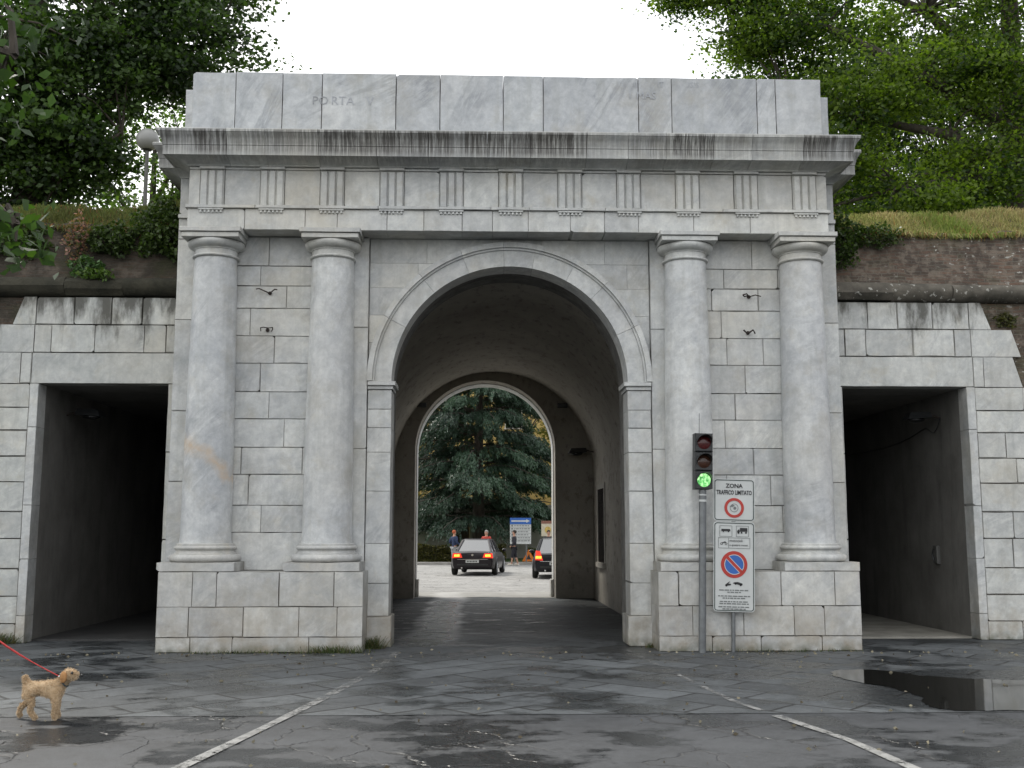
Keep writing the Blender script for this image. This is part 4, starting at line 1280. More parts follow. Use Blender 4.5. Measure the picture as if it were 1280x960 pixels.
# ------------------------------------------------------------------ beyond the yard: wall, ochre house, hedge, signs
a = NT('grey_render'); P = a.pos()
M_REND = a.set(Base_Color=a.mix(a.rng(a.noise(P, .9, 6), .3, .7), (.30, .285, .25), (.40, .385, .345)), Roughness=.9)
gw = empty('garden_wall', (0, 50.0, 0), 0, 'grey rendered wall with brown door behind the hedge and cedar', 'wall')
MB().box(-40, -1.95, 0, .4, 0, 3.3).box(-1.05, 40, 0, .4, 0, 3.3).box(-1.95, -1.05, 0, .4, 2.25, 3.3).build('wall', M_REND, gw)
d = MB().box(-1.94, -1.06, .10, .16, 0, 2.24)
d.box(-1.90, -1.53, .08, .1, .2, 1.0).box(-1.47, -1.10, .08, .1, .2, 1.0).box(-1.90, -1.53, .08, .1, 1.15, 2.1).box(-1.47, -1.10, .08, .1, 1.15, 2.1)
o = d.build('door', plain('brown_door', (.075, .045, .03), .6), gw)
MB().ball((-1.15, .06, 1.05), .035, 10, 6).build('handle', M_IRON, o)
a = NT('ochre_plaster'); P = a.pos()
M_OCHRE = a.set(Base_Color=a.mix(a.rng(a.noise(P, .6, 6), .3, .7), (.38, .27, .09), (.52, .38, .14)), Roughness=.9)
hs = empty('ochre_house', (0, 60, 0), 0, 'ochre house glimpsed through the upper branches of the cedar', 'house')
MB().box(-9, 9, 0, 8, 0, 14.0).build('wall', M_OCHRE, hs)
MB().prism([(-9.5, 14.0), (9.5, 14.0), (7, 16.5), (-7, 16.5)], -.5, 8.5).build('roof', plain('roof_tile', (.30, .13, .07), .9, 0, .3, 2), hs)
for x in (-6, -2, 2, 6):
    for z_ in (5, 9):
        w = MB().box(x - .65, x - .55, -.05, .0, z_, z_ + 2).box(x + .55, x + .65, -.05, 0, z_, z_ + 2).box(x - .55, x + .55, -.05, 0, z_ + 1.9, z_ + 2).box(x - .7, x + .7, -.08, 0, z_ - .1, z_ - .003)
        o = w.build('window', plain('window_trim', (.5, .47, .4), .8), hs)
        MB().box(x - .548, x + .548, -.03, -.01, z_, z_ + 1.897).build('pane', M_DARKGLASS, o)
rs = np.random.RandomState(8)
def hedge(x0, x1, h, seed, label, bloom):
    root = empty('hedge', ((x0 + x1) / 2, 42.4, 0), 0, label, 'hedge')
    rs = np.random.RandomState(seed)
    n_ = int((x1 - x0) * 1500)
    C = np.stack([rs.uniform(x0, x1, n_) - (x0 + x1) / 2, rs.uniform(-.45, .45, n_), rs.uniform(.03, 1, n_) * h], 1)
    C[:, 2] += .06 * np.sin(C[:, 0] * 3)
    surf = rs.uniform(0, 1, n_) < .6
    C[surf, 1] = -.45 + rs.normal(0, .05, surf.sum())
    t = rs.uniform(0, 1, n_)
    leaves('foliage', C, rs.uniform(.07, .15, n_), np.stack([t] * 3, 1), leafmat('hedge_leaf_%d' % seed, (.025, .035, .012), bloom, .25), rs, root, .9)
    MB().box(x0 - (x0 + x1) / 2 + .1, x1 - (x0 + x1) / 2 - .1, -.3, .3, 0, h - .12).build('branches', M_BARK, root)
hedge(-9, .3, 1.0, 11, 'long clipped hedge with yellowish leaves behind the first car', (.13, .12, .03))
hedge(.36, 1.0, 1.02, 12, 'short piece of hedge behind the walking person in dark clothes', (.14, .13, .03))
hedge(2.2, 9, .8, 13, 'hedge to the right of the lawn behind the direction sign', (.07, .09, .03))

M_WHITE = plain('white_enamel', (.54, .56, .55), .4, 0, .06, 4)
M_BLUE = plain('blue_enamel', (.03, .12, .42), .4, 0, .1, 4)
M_RED = plain('red_enamel', (.42, .035, .025), .4, 0, .1, 4)
M_SBLACK = plain('black_print', (.02, .02, .022), .5, 0, .1, 4)
M_GREYPR = plain('grey_print', (.16, .17, .17), .5, 0, .1, 4)
ds = empty('direction_sign', (1.70, 39.95, .1), 0, 'blue and white road direction panel behind the person in dark clothes', 'sign')
MB().box(-.55, .55, 0, .03, .95, 2.3).build('panel', M_WHITE, ds)
p = MB().box(-.55, .55, -.006, -.002, 1.97, 2.3).build('blue_header', M_BLUE, ds)
MB().prism([(-.48, 2.10), (.30, 2.10), (.30, 2.04), (.48, 2.135), (.30, 2.23), (.30, 2.17), (-.48, 2.17)], -.012, -.008).build('arrow', M_WHITE, p)
b = MB(); r = random.Random(3)
for k in range(6):
    z_ = 1.90 - k * .155
    b.box(-.55, .55, -.006, -.003, z_ + .055, z_ + .066)
    b.box(-.48, -.40, -.006, -.003, z_ - .05, z_ + .03)
    x = -.33
    while x < .4:
        w_ = r.uniform(.06, .16); b.box(x, min(x + w_, .5), -.006, -.003, z_ - .03, z_ + .01); x += w_ + .035
b.build('printed_rows', M_GREYPR, ds)
for x in (-.3, .3): MB().tube([(x, .06, -.1), (x, .06, 2.2)], .03, 8).build('post', M_POLE, ds)
ps = empty('notice_board', (3.12, 40.2, .1), 0, 'small yellowish poster board at the right edge of the far archway', 'sign')
MB().box(-.32, .32, 0, .03, 1.35, 2.15).build('board', plain('cream_board', (.55, .50, .38), .6), ps)
MB().box(-.32, .32, -.006, -.002, 2.0, 2.15).build('header_band', plain('brown_band', (.22, .10, .07), .6), ps)
MB().disc(.02, -.008, 1.68, .17, -.003).build('ochre_emblem', plain('ochre_print', (.50, .36, .10), .6, 0, .4, 9), ps)
MB().tube([(0, .05, -.1), (0, .05, 2.1)], .03, 8).build('post', M_POLE, ps)
tsn = empty('warning_sign', (2.14, 40.25, .1), R(12), 'orange triangular roadwork sign leaning on the lawn edge', 'sign')
MB().prism([(-.36, .05), (.36, .05), (0, .68)], 0, .015).build('triangle_plate', plain('orange_sheet', (.60, .17, .02), .4, 0, .15, 5), tsn)
MB().prism([(-.13, .15), (.13, .15), (.05, .30), (.02, .44), (-.06, .30)], -.006, -.002).build('digging_symbol', M_SBLACK, tsn)
for x in (-.2, .2): MB().tube([(x, .02, .1), (x, .3, 0)], .012, 6).build('stand_leg', M_POLE, tsn)

# ------------------------------------------------------------------ cars
def paint(name, col):
    a = NT(name)
    f = a.noise(a.obj(), 3, 4)
    a.set(Base_Color=a.mix(a.rng(f, .3, .7), tuple(q * .85 for q in col), col), Roughness=.38, Metallic=.0)
    a.put(a.b.inputs['Specular IOR Level'], .3); a.put(a.b.inputs['Coat Weight'], .25); a.put(a.b.inputs['Coat Roughness'], .06)
    return a.m
a = NT('car_glass'); f = a.noise(a.obj(), 2, 3)
a.set(Base_Color=a.mix(f, (.018, .022, .024), (.03, .035, .036)), Roughness=.04, IOR=2.7)
M_CARGLASS = a.m
M_TYRE = plain('tyre_rubber', (.015, .015, .015), .8, 0, .2, 20)
M_RIM = plain('alloy_rim', (.42, .43, .44), .3, .9, .1, 8)
M_TAILRED = glow('tail_light_red', (1, .06, .03), .55, (.35, .02, .01))
M_TAILORA = glow('indicator_orange', (1, .33, .03), 2.2, (.5, .15, .02))
M_CHROME = plain('chrome', (.6, .6, .6), .12, 1, .05, 5)

def car(name, label, loc, rz, col, wagon, group):
    """rear bumper at local y=0, nose towards +y"""
    root = empty(name, loc, rz, label, 'car', group)
    body_m = paint(name + ('_estate' if wagon else '_saloon') + '_paint', col)
    #        y     half   zbot  zbelt
    st = [(0.00, .66, .34, .86), (0.05, .78, .28, .90), (.22, .85, .24, .93), (.60, .875, .22, .93), (1.2, .885, .20, .92), (2.2, .885, .20, .90),
          (3.1, .88, .20, .88), (3.7, .865, .22, .80), (4.15, .80, .26, .70), (4.38, .68, .30, .62), (4.45, .55, .36, .55)]
    b = MB(); vs = []; fs = []
    K = 13
    for y, hw, zb, zt in st:
        sec = [(-.70 * hw, zb), (-.94 * hw, zb + .03), (-hw * .985, zb + .12), (-hw, zb + (zt - zb) * .45), (-hw * .985, zb + (zt - zb) * .75), (-hw * .94, zt - .03), (-hw * .80, zt), (0, zt + .02)]
        full = sec + [(-x, z_) for x, z_ in sec[-2::-1]]
        K = len(full)
        vs += [(x, y, z_) for x, z_ in full]
    for i in range(len(st) - 1):
        for k in range(K):
            k2 = (k + 1) % K
            fs.append((i * K + k, i * K + k2, (i + 1) * K + k2, (i + 1) * K + k))
    fs += [tuple(range(K - 1, -1, -1)), tuple((len(st) - 1) * K + k for k in range(K))]
    b.add(vs, fs)
    body = b.build('body', body_m, root, 35)
    # greenhouse: base and roof outlines
    if wagon: base = [(.10, .70), (.55, .775), (1.6, .79), (2.6, .78), (3.25, .70)]; roof = [(.42, .53), (.75, .57), (1.5, .59), (2.1, .58), (2.45, .54)]; zr = 1.47
    else: base = [(.50, .68), (.95, .76), (1.7, .79), (2.6, .78), (3.25, .70)]; roof = [(1.15, .50), (1.3, .56), (1.7, .58), (2.1, .575), (2.4, .53)]; zr = 1.41
    g = MB(); n_ = len(base)
    loop0 = [(-hw, y, .89) for y, hw in base] + [(hw, y, .89) for y, hw in reversed(base)]
    loop1 = [(-hw, y, zr - .05) for y, hw in roof] + [(hw, y, zr - .05) for y, hw in reversed(roof)]
    m_ = len(loop0)
    g.add(loop0 + loop1, [(i, i + m_, (i + 1) % m_ + m_, (i + 1) % m_) for i in range(m_)])
    g.build('windows', M_CARGLASS, root)
    rf = MB()
    loopA = [(x * 1.02, y, z_) for x, y, z_ in loop1]
    loopB = [(x * .86, y * .9 + .17, zr) for x, y, z_ in loop1]
    rf.add(loopA + loopB, [(i, i + m_, (i + 1) % m_ + m_, (i + 1) % m_) for i in range(m_)] + [tuple(range(2 * m_ - 1, m_ - 1, -1))])
    for i in range(n_):                              # pillars
        if i in (0, 2, n_ - 1) or (i == 1):
            for s_ in (-1, 1):
                p0 = Vector((s_ * base[i][1] * 1.005, base[i][0], .89)); p1 = Vector((s_ * roof[i][1] * 1.01, roof[i][0], zr - .05))
                rf.tube([p0, p1], [.05 if i == 0 else .032, .045 if i == 0 else .028], 6)
    rf.build('roof', body_m, root, 40)
    for s_ in (-1, 1):                               # wheels
        for y in (.78, 3.55):
            w = MB(); x0 = s_ * .70
            prof = [(.20, 0), (.29, .0), (.315, .03), (.32, .10), (.315, .17), (.29, .20), (.20, .20)]
            seg = 28; vv = []; ff = []
            for rr_, h in prof:
                for k in range(seg):
                    q = 2 * math.pi * k / seg
                    vv.append((x0 + s_ * h, y + rr_ * math.cos(q), .322 + rr_ * math.sin(q)))
            for i in range(len(prof) - 1):
                for k in range(seg):
                    k2 = (k + 1) % seg
                    ff.append((i * seg + k, i * seg + k2, (i + 1) * seg + k2, (i + 1) * seg + k))
            w.add(vv, ff)
            wo = w.build('wheel', M_TYRE, root, 40)
            rm = MB()
            for k in range(10):
                q = 2 * math.pi * k / 10
                rm.tube([(x0 + s_ * .17, y, .322), (x0 + s_ * .185, y + .2 * math.cos(q), .322 + .2 * math.sin(q))], [.03, .022], 6)
            ring = [(x0 + s_ * .18, y + .205 * math.cos(2 * math.pi * k / 24), .322 + .205 * math.sin(2 * math.pi * k / 24)) for k in range(25)]
            rm.tube(ring, .016, 6)
            rm.build('rim', M_RIM, wo, 40)
            ar = MB()
            arc = [(s_ * .878, y + .355 * math.cos(math.pi * k / 12), .322 + .355 * math.sin(math.pi * k / 12)) for k in range(13)]
            ar.tube(arc, .022, 6)
            ar.build('wheel_arch', M_BLACK, root, 40)
    # rear end
    for s_ in (-1, 1):
        if wagon: lamp = [(.50, .66), (.78, .68), (.76, 1.02), (.60, 1.0)]
        else: lamp = [(.40, .70), (.80, .68), (.77, .87), (.46, .86)]
        pl = [(s_ * x, z_) for x, z_ in lamp]
        if s_ < 0: pl.reverse()
        l = MB().prism(pl, -.012, .12).build('tail_light', M_TAILRED, root)
        cx = sum(x for x, _ in pl) / 4
        q = MB().prism([(cx - .11, .735), (cx + .11, .735), (cx + .10, .825), (cx - .10, .825)], -.02, -.013)
        q.build('indicator', M_TAILORA, l)
    bm = MB().box(-.72, .72, -.035, .06, .36, .58)
    bo = bm.build('rear_bumper', body_m, root)
    MB().box(-.60, .60, -.042, -.036, .40, .46).build('bumper_strip', M_BLACK, bo)
    pt = MB().box(-.26, .26, -.05, -.043, .50, .61).build('number_plate', M_WHITE, root)
    pc = MB(); r = random.Random(5)
    for k in range(7): pc.box(-.21 + k * .06, -.175 + k * .06, -.053, -.051, .525, .585)
    pc.build('plate_marks', M_SBLACK, pt)
    MB().disc(0, -.02, .80, .045, .06, 20).build('emblem', M_CHROME, root)
    MB().box(-.60, .60, -.008, .05, .62, .64).build('boot_strip', M_CHROME, root)
    for s_ in (-1, 1): MB().ball((s_ * .97, 2.75, .95), (.10, .06, .07), 12, 8).build('wing_mirror', body_m, root, 60)
    MB().tube([(-.42, -.01, .30), (-.42, .2, .30)], .035, 10).build('exhaust', M_CHROME, root)
    return root
car('parked_car', 'dark saloon car with lit tail lights waiting in the yard', (-.72, 25.8, 0), R(-7), (.012, .009, .013), False, 'dark cars beyond the arch')
car('parked_car', 'dark estate car half hidden by the right side of the far arch', (2.36, 22.9, 0), R(-4), (.009, .010, .014), True, 'dark cars beyond the arch')

# ------------------------------------------------------------------ skinned figures
def skin(name, joints, edges, m, parent, root_i=0, sub=2):
    """joints: (x,y,z,r) or (x,y,z,rx,ry)"""
    me = bpy.data.meshes.new(name)
    me.from_pydata([j[:3] for j in joints], edges, [])
    o = bpy.data.objects.new(name, me); COL.objects.link(o); o.parent = parent
    md = o.modifiers.new('skin', 'SKIN'); md.use_smooth_shade = True; md.branch_smoothing = .4
    if not me.skin_vertices: me.attributes  # the layer is made with the modifier
    for i, j in enumerate(joints):
        sv = me.skin_vertices[0].data[i]
        sv.radius = (j[3], j[4] if len(j) > 4 else j[3])
        sv.use_root = (i == root_i)
    ss = o.modifiers.new('smooth', 'SUBSURF'); ss.levels = sub; ss.render_levels = sub
    me.materials.append(m)
    return o
def cloth(name, col): 
    a = NT(name); P = a.obj()
    n = a.noise(P, 14, 5)
    a.bump(n, .5, .01)
    return a.set(Base_Color=a.mix(a.rng(n, .3, .7), tuple(q * .75 for q in col), tuple(q * 1.2 for q in col)), Roughness=.85)
M_SKIN = plain('skin', (.45, .25, .17), .55, 0, .08, 10)
def person(label, loc, rz, top, legs, hair, stride=0.0, arm=0.0, shoe=(.03, .03, .03), bare_shin=False, key='a'):
    root = empty('person', loc, rz, label, 'person')
    L, Rr = -.09, .09
    sf, sb = stride, -stride
    J = [(0, 0, .93, .14, .105), (0, 0, 1.12, .125, .095), (0, 0, 1.32, .155, .105), (0, 0, 1.44, .10, .085), (0, .005, 1.52, .052), (0, .015, 1.60, .080, .088), (0, .01, 1.69, .072, .085), (0, .005, 1.735, .035),
         (L, 0, .86, .088), (L, .5 * sf + .02, .48, .058), (L, sf - .02, .09, .042), (L, sf + .14, .04, .036),
         (Rr, 0, .86, .088), (Rr, .5 * sb + .03, .48, .058), (Rr, sb - .04, .09, .042), (Rr, sb + .12, .04, .036),
         (-.19, 0, 1.41, .055), (-.235, -.02 - arm * .2, 1.14, .043), (-.22, .08 + arm * .35, .93 + arm * .25, .030), (-.21, .12 + arm * .45, .85 + arm * .32, .036),
         (.19, 0, 1.41, .055), (.235, -.03, 1.14, .043), (.225, .06 + arm * .3, .92 + arm * .2, .030), (.215, .09 + arm * .38, .84 + arm * .24, .036)]
    E = [(0, 1), (1, 2), (2, 3), (3, 4), (4, 5), (5, 6), (6, 7), (0, 8), (8, 9), (9, 10), (10, 11), (0, 12), (12, 13), (13, 14), (14, 15), (2, 16), (16, 17), (17, 18), (18, 19), (2, 20), (20, 21), (21, 22), (22, 23)]
    skin('body', J, E, M_SKIN, root)
    g = .030
    jk = [J[i][:3] + tuple(q + g for q in J[i][3:]) for i in (0, 1, 2, 3, 16, 17, 18, 20, 21, 22)]
    jk[0] = (0, 0, .84, .165, .13)
    skin('jacket', jk, [(0, 1), (1, 2), (2, 3), (2, 4), (4, 5), (5, 6), (2, 7), (7, 8), (8, 9)], cloth('jacket_' + key, top), root)
    tj = [(0, 0, .95, .15, .115)] + [J[i][:3] + (J[i][3] + g,) for i in (8, 9)] + [(J[10][0], J[10][1], .12, .06)] + [J[i][:3] + (J[i][3] + g,) for i in (12, 13)] + [(J[14][0], J[14][1], .12, .06)]
    if bare_shin: tj[3] = (J[10][0], (J[9][1] * .7 + J[10][1] * .3), .36, .072); tj[6] = (J[14][0], (J[13][1] * .7 + J[14][1] * .3), .36, .072)
    skin('trousers', tj, [(0, 1), (1, 2), (2, 3), (0, 4), (4, 5), (5, 6)], cloth('trousers_' + key, legs), root)
    hm = MB()
    hm.ball((0, -.012, 1.675), (.092, .108, .100), 20, 12)
    hm.v = [(x, y if z_ > 1.68 or y < .03 else .03, z_) for x, y, z_ in hm.v]
    hm.build('hair', cloth('hair_' + key, hair), root, 60)
    for s_ in (-1, 1):
        MB().ball((s_ * .030, .093, 1.635), (.012, .008, .008), 8, 6).build('eye', M_SBLACK, root, 60)
        MB().ball((s_ * .084, .0, 1.615), (.012, .022, .032), 8, 6).build('ear', M_SKIN, root, 60)
    MB().ball((0, .105, 1.605), (.012, .020, .022), 10, 6).build('nose', M_SKIN, root, 60)
    MB().ball((0, .092, 1.565), (.024, .010, .007), 10, 6).build('mouth', plain('lips_' + key, (.32, .11, .09), .5), root, 60)
    for i, k in ((10, 11), (14, 15)):
        MB().ball((J[i][0], (J[i][1] + J[k][1]) / 2, .05), (.052, .15, .052), 14, 8).build('shoe', cloth('shoe_' + key, shoe), root, 60)
    return root
person('person in dark blue jacket with red hair standing left of the saloon car', (-1.72, 38.6, 0), R(-50), (.02, .035, .085), (.32, .33, .34), (.42, .10, .04), 0, .5, key='blue')
person('person with grey hair and red top behind the roof of the saloon car', (-.10, 37.2, 0), R(160), (.42, .05, .035), (.05, .05, .07), (.30, .28, .27), 0, .2, key='red')
person('person in dark clothes and white shoes walking past the direction sign', (1.32, 38.3, 0), R(80), (.022, .022, .030), (.018, .018, .024), (.03, .025, .02), .14, .15, (.62, .58, .50), True, key='dark')
person('person with dark hair standing behind the estate car', (2.95, 36.6, 0), R(180), (.03, .03, .035), (.03, .03, .04), (.015, .013, .012), 0, .1, key='far')

# ------------------------------------------------------------------ the dog and its lead
a = NT('apricot_fur'); P = a.obj()
n = a.noise(P, 11, 6, .7)
c = a.mix(a.rng(n, .3, .7), (.50, .34, .19), (.68, .52, .34))
tcz = a.xyz(P)
c = a.mix(a.rng(tcz[2], .22, .0, 0, .35), c, (.40, .25, .13))
a.bump(a.noise(P, 55, 4, .8), 1.0, .02)
M_FUR = a.set(Base_Color=c, Roughness=.95)
dog = empty('dog', (-4.52, -6.28, 0), R(-4), 'small curly apricot dog walking on a red lead', 'dog')
# x forward
J = [(-.155, 0, .290, .066, .074),          # 0 pelvis (root)
     (-.04, 0, .292, .066, .066), (.075, 0, .290, .074, .084), (.130, 0, .325, .058), (.165, 0, .372, .050),   # 1 belly 2 chest 3 neck base 4 neck
     (.200, 0, .420, .066, .068), (.252, 0, .402, .042), (.282, 0, .394, .030),                               # 5 skull 6 muzzle 7 nose
     (-.200, 0, .335, .022), (-.215, 0, .372, .018), (-.222, .01, .390, .020),                                 # tail 8-10
     (-.185, .055, .225, 0.049), (-.155, .06, .155, 0.027), (-.215, .06, .095, 0.021), (-.225, .06, .025, 0.021), (-.200, .06, .016, 0.019),   # far hind: thigh 11 knee 12 hock 13 ankle 14 paw 15
     (-.165, -.055, .225, 0.053), (-.105, -.06, .165, 0.029), (-.125, -.06, .095, 0.022), (-.085, -.06, .028, 0.021), (-.055, -.06, .017, 0.019),   # near hind 16-20
     (.085, .05, .215, 0.042), (.075, .055, .125, 0.026), (.085, .055, .028, 0.022), (.11, .055, .017, 0.020),     # far fore 21-24
     (.105, -.05, .215, 0.044), (.115, -.055, .125, 0.026), (.105, -.055, .028, 0.022), (.135, -.055, .017, 0.021)] # near fore 25-28
E_ = [(0, 1), (1, 2), (2, 3), (3, 4), (4, 5), (5, 6), (6, 7), (0, 8), (8, 9), (9, 10), (0, 11), (11, 12), (12, 13), (13, 14), (14, 15), (0, 16), (16, 17), (17, 18), (18, 19), (19, 20),
      (2, 21), (21, 22), (22, 23), (23, 24), (2, 25), (25, 26), (26, 27), (27, 28)]
J[13] = (-.270, .06, .105, .021); J[14] = (-.285, .06, .03, .019); J[15] = (-.262, .06, .017, .019); J[12] = (-.185, .06, .16, .028)
db = skin('body', J, E_, M_FUR, dog, 0, 3)
tx = bpy.data.textures.new('curls', 'CLOUDS'); tx.noise_scale = .022
dm = db.modifiers.new('curls', 'DISPLACE'); dm.texture = tx; dm.strength = .022; dm.mid_level = .5
for s_ in (-1, 1):
    e = MB().ball((.178, s_ * .066, .392), (.034, .020, .054), 14, 10)
    e.build('ear', plain('ear_fur', (.42, .22, .09), .95, 0, .25, 40), dog, 60)
MB().ball((.325, 0, .402), (.014, .017, .014), 10, 8).build('nose', M_BLACK, dog, 60)
for s_ in (-1, 1): MB().ball((.252, s_ * .050, .430), .013, 8, 6).build('eye', M_BLACK, dog, 60)
bpy.context.view_layer.update()
_me = db.evaluated_get(bpy.context.evaluated_depsgraph_get()).to_mesh()
_n = len(_me.vertices)
_co = np.empty(_n * 3, np.float32); _me.vertices.foreach_get('co', _co); _co = _co.reshape(-1, 3)
_no = np.empty(_n * 3, np.float32); _me.vertices.foreach_get('normal', _no); _no = _no.reshape(-1, 3)
rs = np.random.RandomState(19)
pick = rs.randint(0, _n, 26000)
C = _co[pick] + rs.normal(0, .003, (26000, 3))
C = C[(C[:, 0] < .285) | (C[:, 2] > .415)]
up = rs.uniform(.008, .022, len(C)) * np.where(C[:, 2] < .2, .55, 1.0)
tw = rs.normal(0, .55, (len(C), 3)); tw[:, 2] -= .35
nn = np.zeros_like(C)
from mathutils.kdtree import KDTree
kd = KDTree(_n)
for i_ in range(_n): kd.insert(_co[i_], i_)
kd.balance()
for i_ in range(len(C)): nn[i_] = _no[kd.find(C[i_])[1]]
Dv = nn + tw; Dv /= np.linalg.norm(Dv, axis=1)[:, None]
sd = np.cross(Dv, rs.normal(0, 1, (len(C), 3))); sd /= np.linalg.norm(sd, axis=1)[:, None]
Vv = np.empty((len(C), 4, 3))
Vv[:, 0] = C - sd * .0016; Vv[:, 1] = C + sd * .0016; Vv[:, 2] = C + Dv * up[:, None] + sd * .0006; Vv[:, 3] = C + Dv * up[:, None] - sd * .0006
a = NT('apricot_curls'); tc, t = a.tint(); a.set(Base_Color=a.mix(t[0], (.50, .35, .20), (.80, .66, .47)), Roughness=.9)
tv = np.clip(rs.normal(.5, .25, len(C)), 0, 1)
np_mesh('fur', Vv.reshape(-1, 3), np.arange(len(C) * 4).reshape(-1, 4), np.stack([tv] * 3, 1), a.m, dog)
ring = [(.160 + .0, .066 * math.cos(2 * math.pi * k / 20), .362 + .062 * math.sin(2 * math.pi * k / 20)) for k in range(21)]
ring = [(x - .030 * math.sin(2 * math.pi * k / 20), y, z_) for k, (x, y, z_) in enumerate(ring)]
MB().tube(ring, .007, 6).build('collar', plain('dark_collar', (.05, .07, .08), .6), dog, 60)
M_LEAD = plain('red_webbing', (.42, .03, .03), .7, 0, .2, 20)
st = Vector((-4.40, -6.33, .40)); en = Vector((-5.75, -6.1, 1.28))
pts = [st.lerp(en, k / 10) + Vector((0, 0, -.09 * math.sin(math.pi * k / 10))) for k in range(11)]
ld = empty('dog_lead', tuple(st), 0, 'taut red lead running from the dog out of view', 'lead')
MB().tube([p_ - st for p_ in pts], [.006] * 3 + [.010] * 8, 6).build('strap', M_LEAD, ld, 60)
MB().ball((0.01, 0, -.005), (.018, .012, .012), 10, 6).build('clip', M_CHROME, ld, 60)
# ------------------------------------------------------------------ traffic light
tl = empty('traffic_light', (2.76, -.92, 0), 0, 'traffic light on grey pole showing green beside the parking signs', 'traffic light')
MB().tube([(0, 0, -.02), (0, 0, 2.40)], .054, 16).build('pole', M_POLE, tl, 60)
tl.rotation_euler = (0, R(1.5), 0)
h = MB()
for k in range(3):
    z0 = 2.345 + k * .277
    h.block(-.132, .132, -.09, .11, z0 + .002, z0 + .275, None, .012)
h.box(-.05, .05, .0, .06, 2.30, 2.344)
hs_ = h.build('housing', M_BLACK, tl)
lens = [('green_lamp', None), ('amber_lamp', (.055, .022, .012)), ('red_lamp', (.075, .012, .012))]
a = NT('green_lamp_lit'); P = a.obj()
e_n = a.rng(a.noise(P, 26, 2), .35, .65)
M_GREENLIT = a.set(Base_Color=(.05, .3, .08), Roughness=.3, Emission_Color=a.mix(e_n, (.10, .65, .12), (.55, 1.0, .45)), Emission_Strength=a.rng(e_n, 0, 1, .22, .85))
for k in range(3):
    zc = 2.345 + k * .277 + .138
    nm, col = lens[k]
    l = MB()
    seg, rings = 24, 5
    vs = [(0, -.118, zc)]; fs = []
    for i in range(1, rings + 1):
        rr_ = .100 * i / rings
        for q in range(seg):
            w_ = 2 * math.pi * q / seg
            vs.append((rr_ * math.cos(w_), -.094 - .024 * (1 - (i / rings) ** 2), zc + rr_ * math.sin(w_)))
    for q in range(seg): fs.append((0, 1 + q, 1 + (q + 1) % seg))
    for i in range(rings - 1):
        for q in range(seg):
            q2 = (q + 1) % seg
            fs.append((1 + i * seg + q, 1 + (i + 1) * seg + q, 1 + (i + 1) * seg + q2, 1 + i * seg + q2))
    l.add(vs, fs)
    lo = l.build(nm, M_GREENLIT if k == 0 else plain(nm + '_glass', col, .2, 0, .3, 30), tl, 60)
    v = MB()
    for q in range(-2, 18):
        w0 = math.pi * q / 16; w1 = math.pi * (q + 1) / 16
        for ra, rb_ in ((.108, .114),):
            def P3(rr_, w_, y): return (rr_ * math.cos(w_), y, zc + rr_ * math.sin(w_))
            yf0 = -.115 - .13 * max(0, math.sin(w0)) ** .5; yf1 = -.115 - .13 * max(0, math.sin(w1)) ** .5
            vs = [P3(ra, w0, -.089), P3(ra, w1, -.089), P3(ra, w1, yf1), P3(ra, w0, yf0), P3(rb_, w0, -.089), P3(rb_, w1, -.089), P3(rb_, w1, yf1), P3(rb_, w0, yf0)]
            v.add(vs, [(0, 1, 2, 3), (7, 6, 5, 4), (3, 2, 6, 7), (0, 4, 5, 1)])
    v.build('visor', M_BLACK, lo, 40)
MB().tube([(-.05, .02, 3.17), (-.05, .02, 3.48)], .004, 6).build('antenna', M_BLACK, tl)
MB().tube([(0, 0, 2.17), (0, 0, 2.20)], .057, 16).tube([(0, 0, 2.26), (0, 0, 2.28)], .057, 16).build('pole_bands', M_WHITE, tl, 40)

# ------------------------------------------------------------------ sign post with two panels
sp = empty('sign_post', (3.225, -.90, 0), 0, 'thin post with white limited traffic and no parking panels', 'sign')
MB().tube([(0, .035, -.02), (0, .035, 2.46)], .030, 12).build('post', M_POLE, sp, 60)
sp.rotation_euler = (0, R(1.6), 0)
def rrect(x0, x1, z0, z1, r_, n_=6):
    out = []
    for cx, cz, a0 in ((x1 - r_, z0 + r_, -90), (x1 - r_, z1 - r_, 0), (x0 + r_, z1 - r_, 90), (x0 + r_, z0 + r_, 180)):
        for k in range(n_ + 1):
            w_ = R(a0 + 90 * k / n_); out.append((cx + r_ * math.cos(w_), cz + r_ * math.sin(w_)))
    return out
def panel(z0, z1, name):
    o = MB().prism(rrect(-.305, .305, z0, z1, .05), -.012, 0).build(name, M_WHITE, sp)
    oa = rrect(-.292, .292, z0 + .013, z1 - .013, .042); ob = rrect(-.280, .280, z0 + .025, z1 - .025, .032)
    n_ = len(oa)
    vs = [(x, -.0165, z_) for x, z_ in oa] + [(x, -.0165, z_) for x, z_ in ob]
    MB().add(vs, [(i, (i + 1) % n_, (i + 1) % n_ + n_, i + n_) for i in range(n_)]).build('border_line', plain('dark_green_print', (.03, .05, .045), .5), o)
    return o
p1 = panel(1.885, 2.505, 'zone_panel')
text('ZONA', 0, -.017, 2.375, .085, M_SBLACK, p1, 'lettering', 'CENTER', bold=.002)
tx_ = text('TRAFFICO LIMITATO', 0, -.017, 2.275, .078, M_SBLACK, p1, 'lettering', 'CENTER', bold=.002)
tx_.scale = (.72, 1.15, 1)
MB().disc(0, -.018, 2.08, .145, -.0125, 40, .105).build('red_ring', M_RED, p1)
m = MB().disc(0.01, -.018, 2.075, .022, -.013, 16).disc(0, -.0165, 2.08, .062, -.013, 24, .054)
m.prism([(-.07, 2.10), (-.02, 2.13), (.01, 2.11), (-.03, 2.09)], -.018, -.013)
m.build('symbol', M_GREYPR, p1)
p2 = panel(.575, 1.875, 'parking_panel')
m = MB()
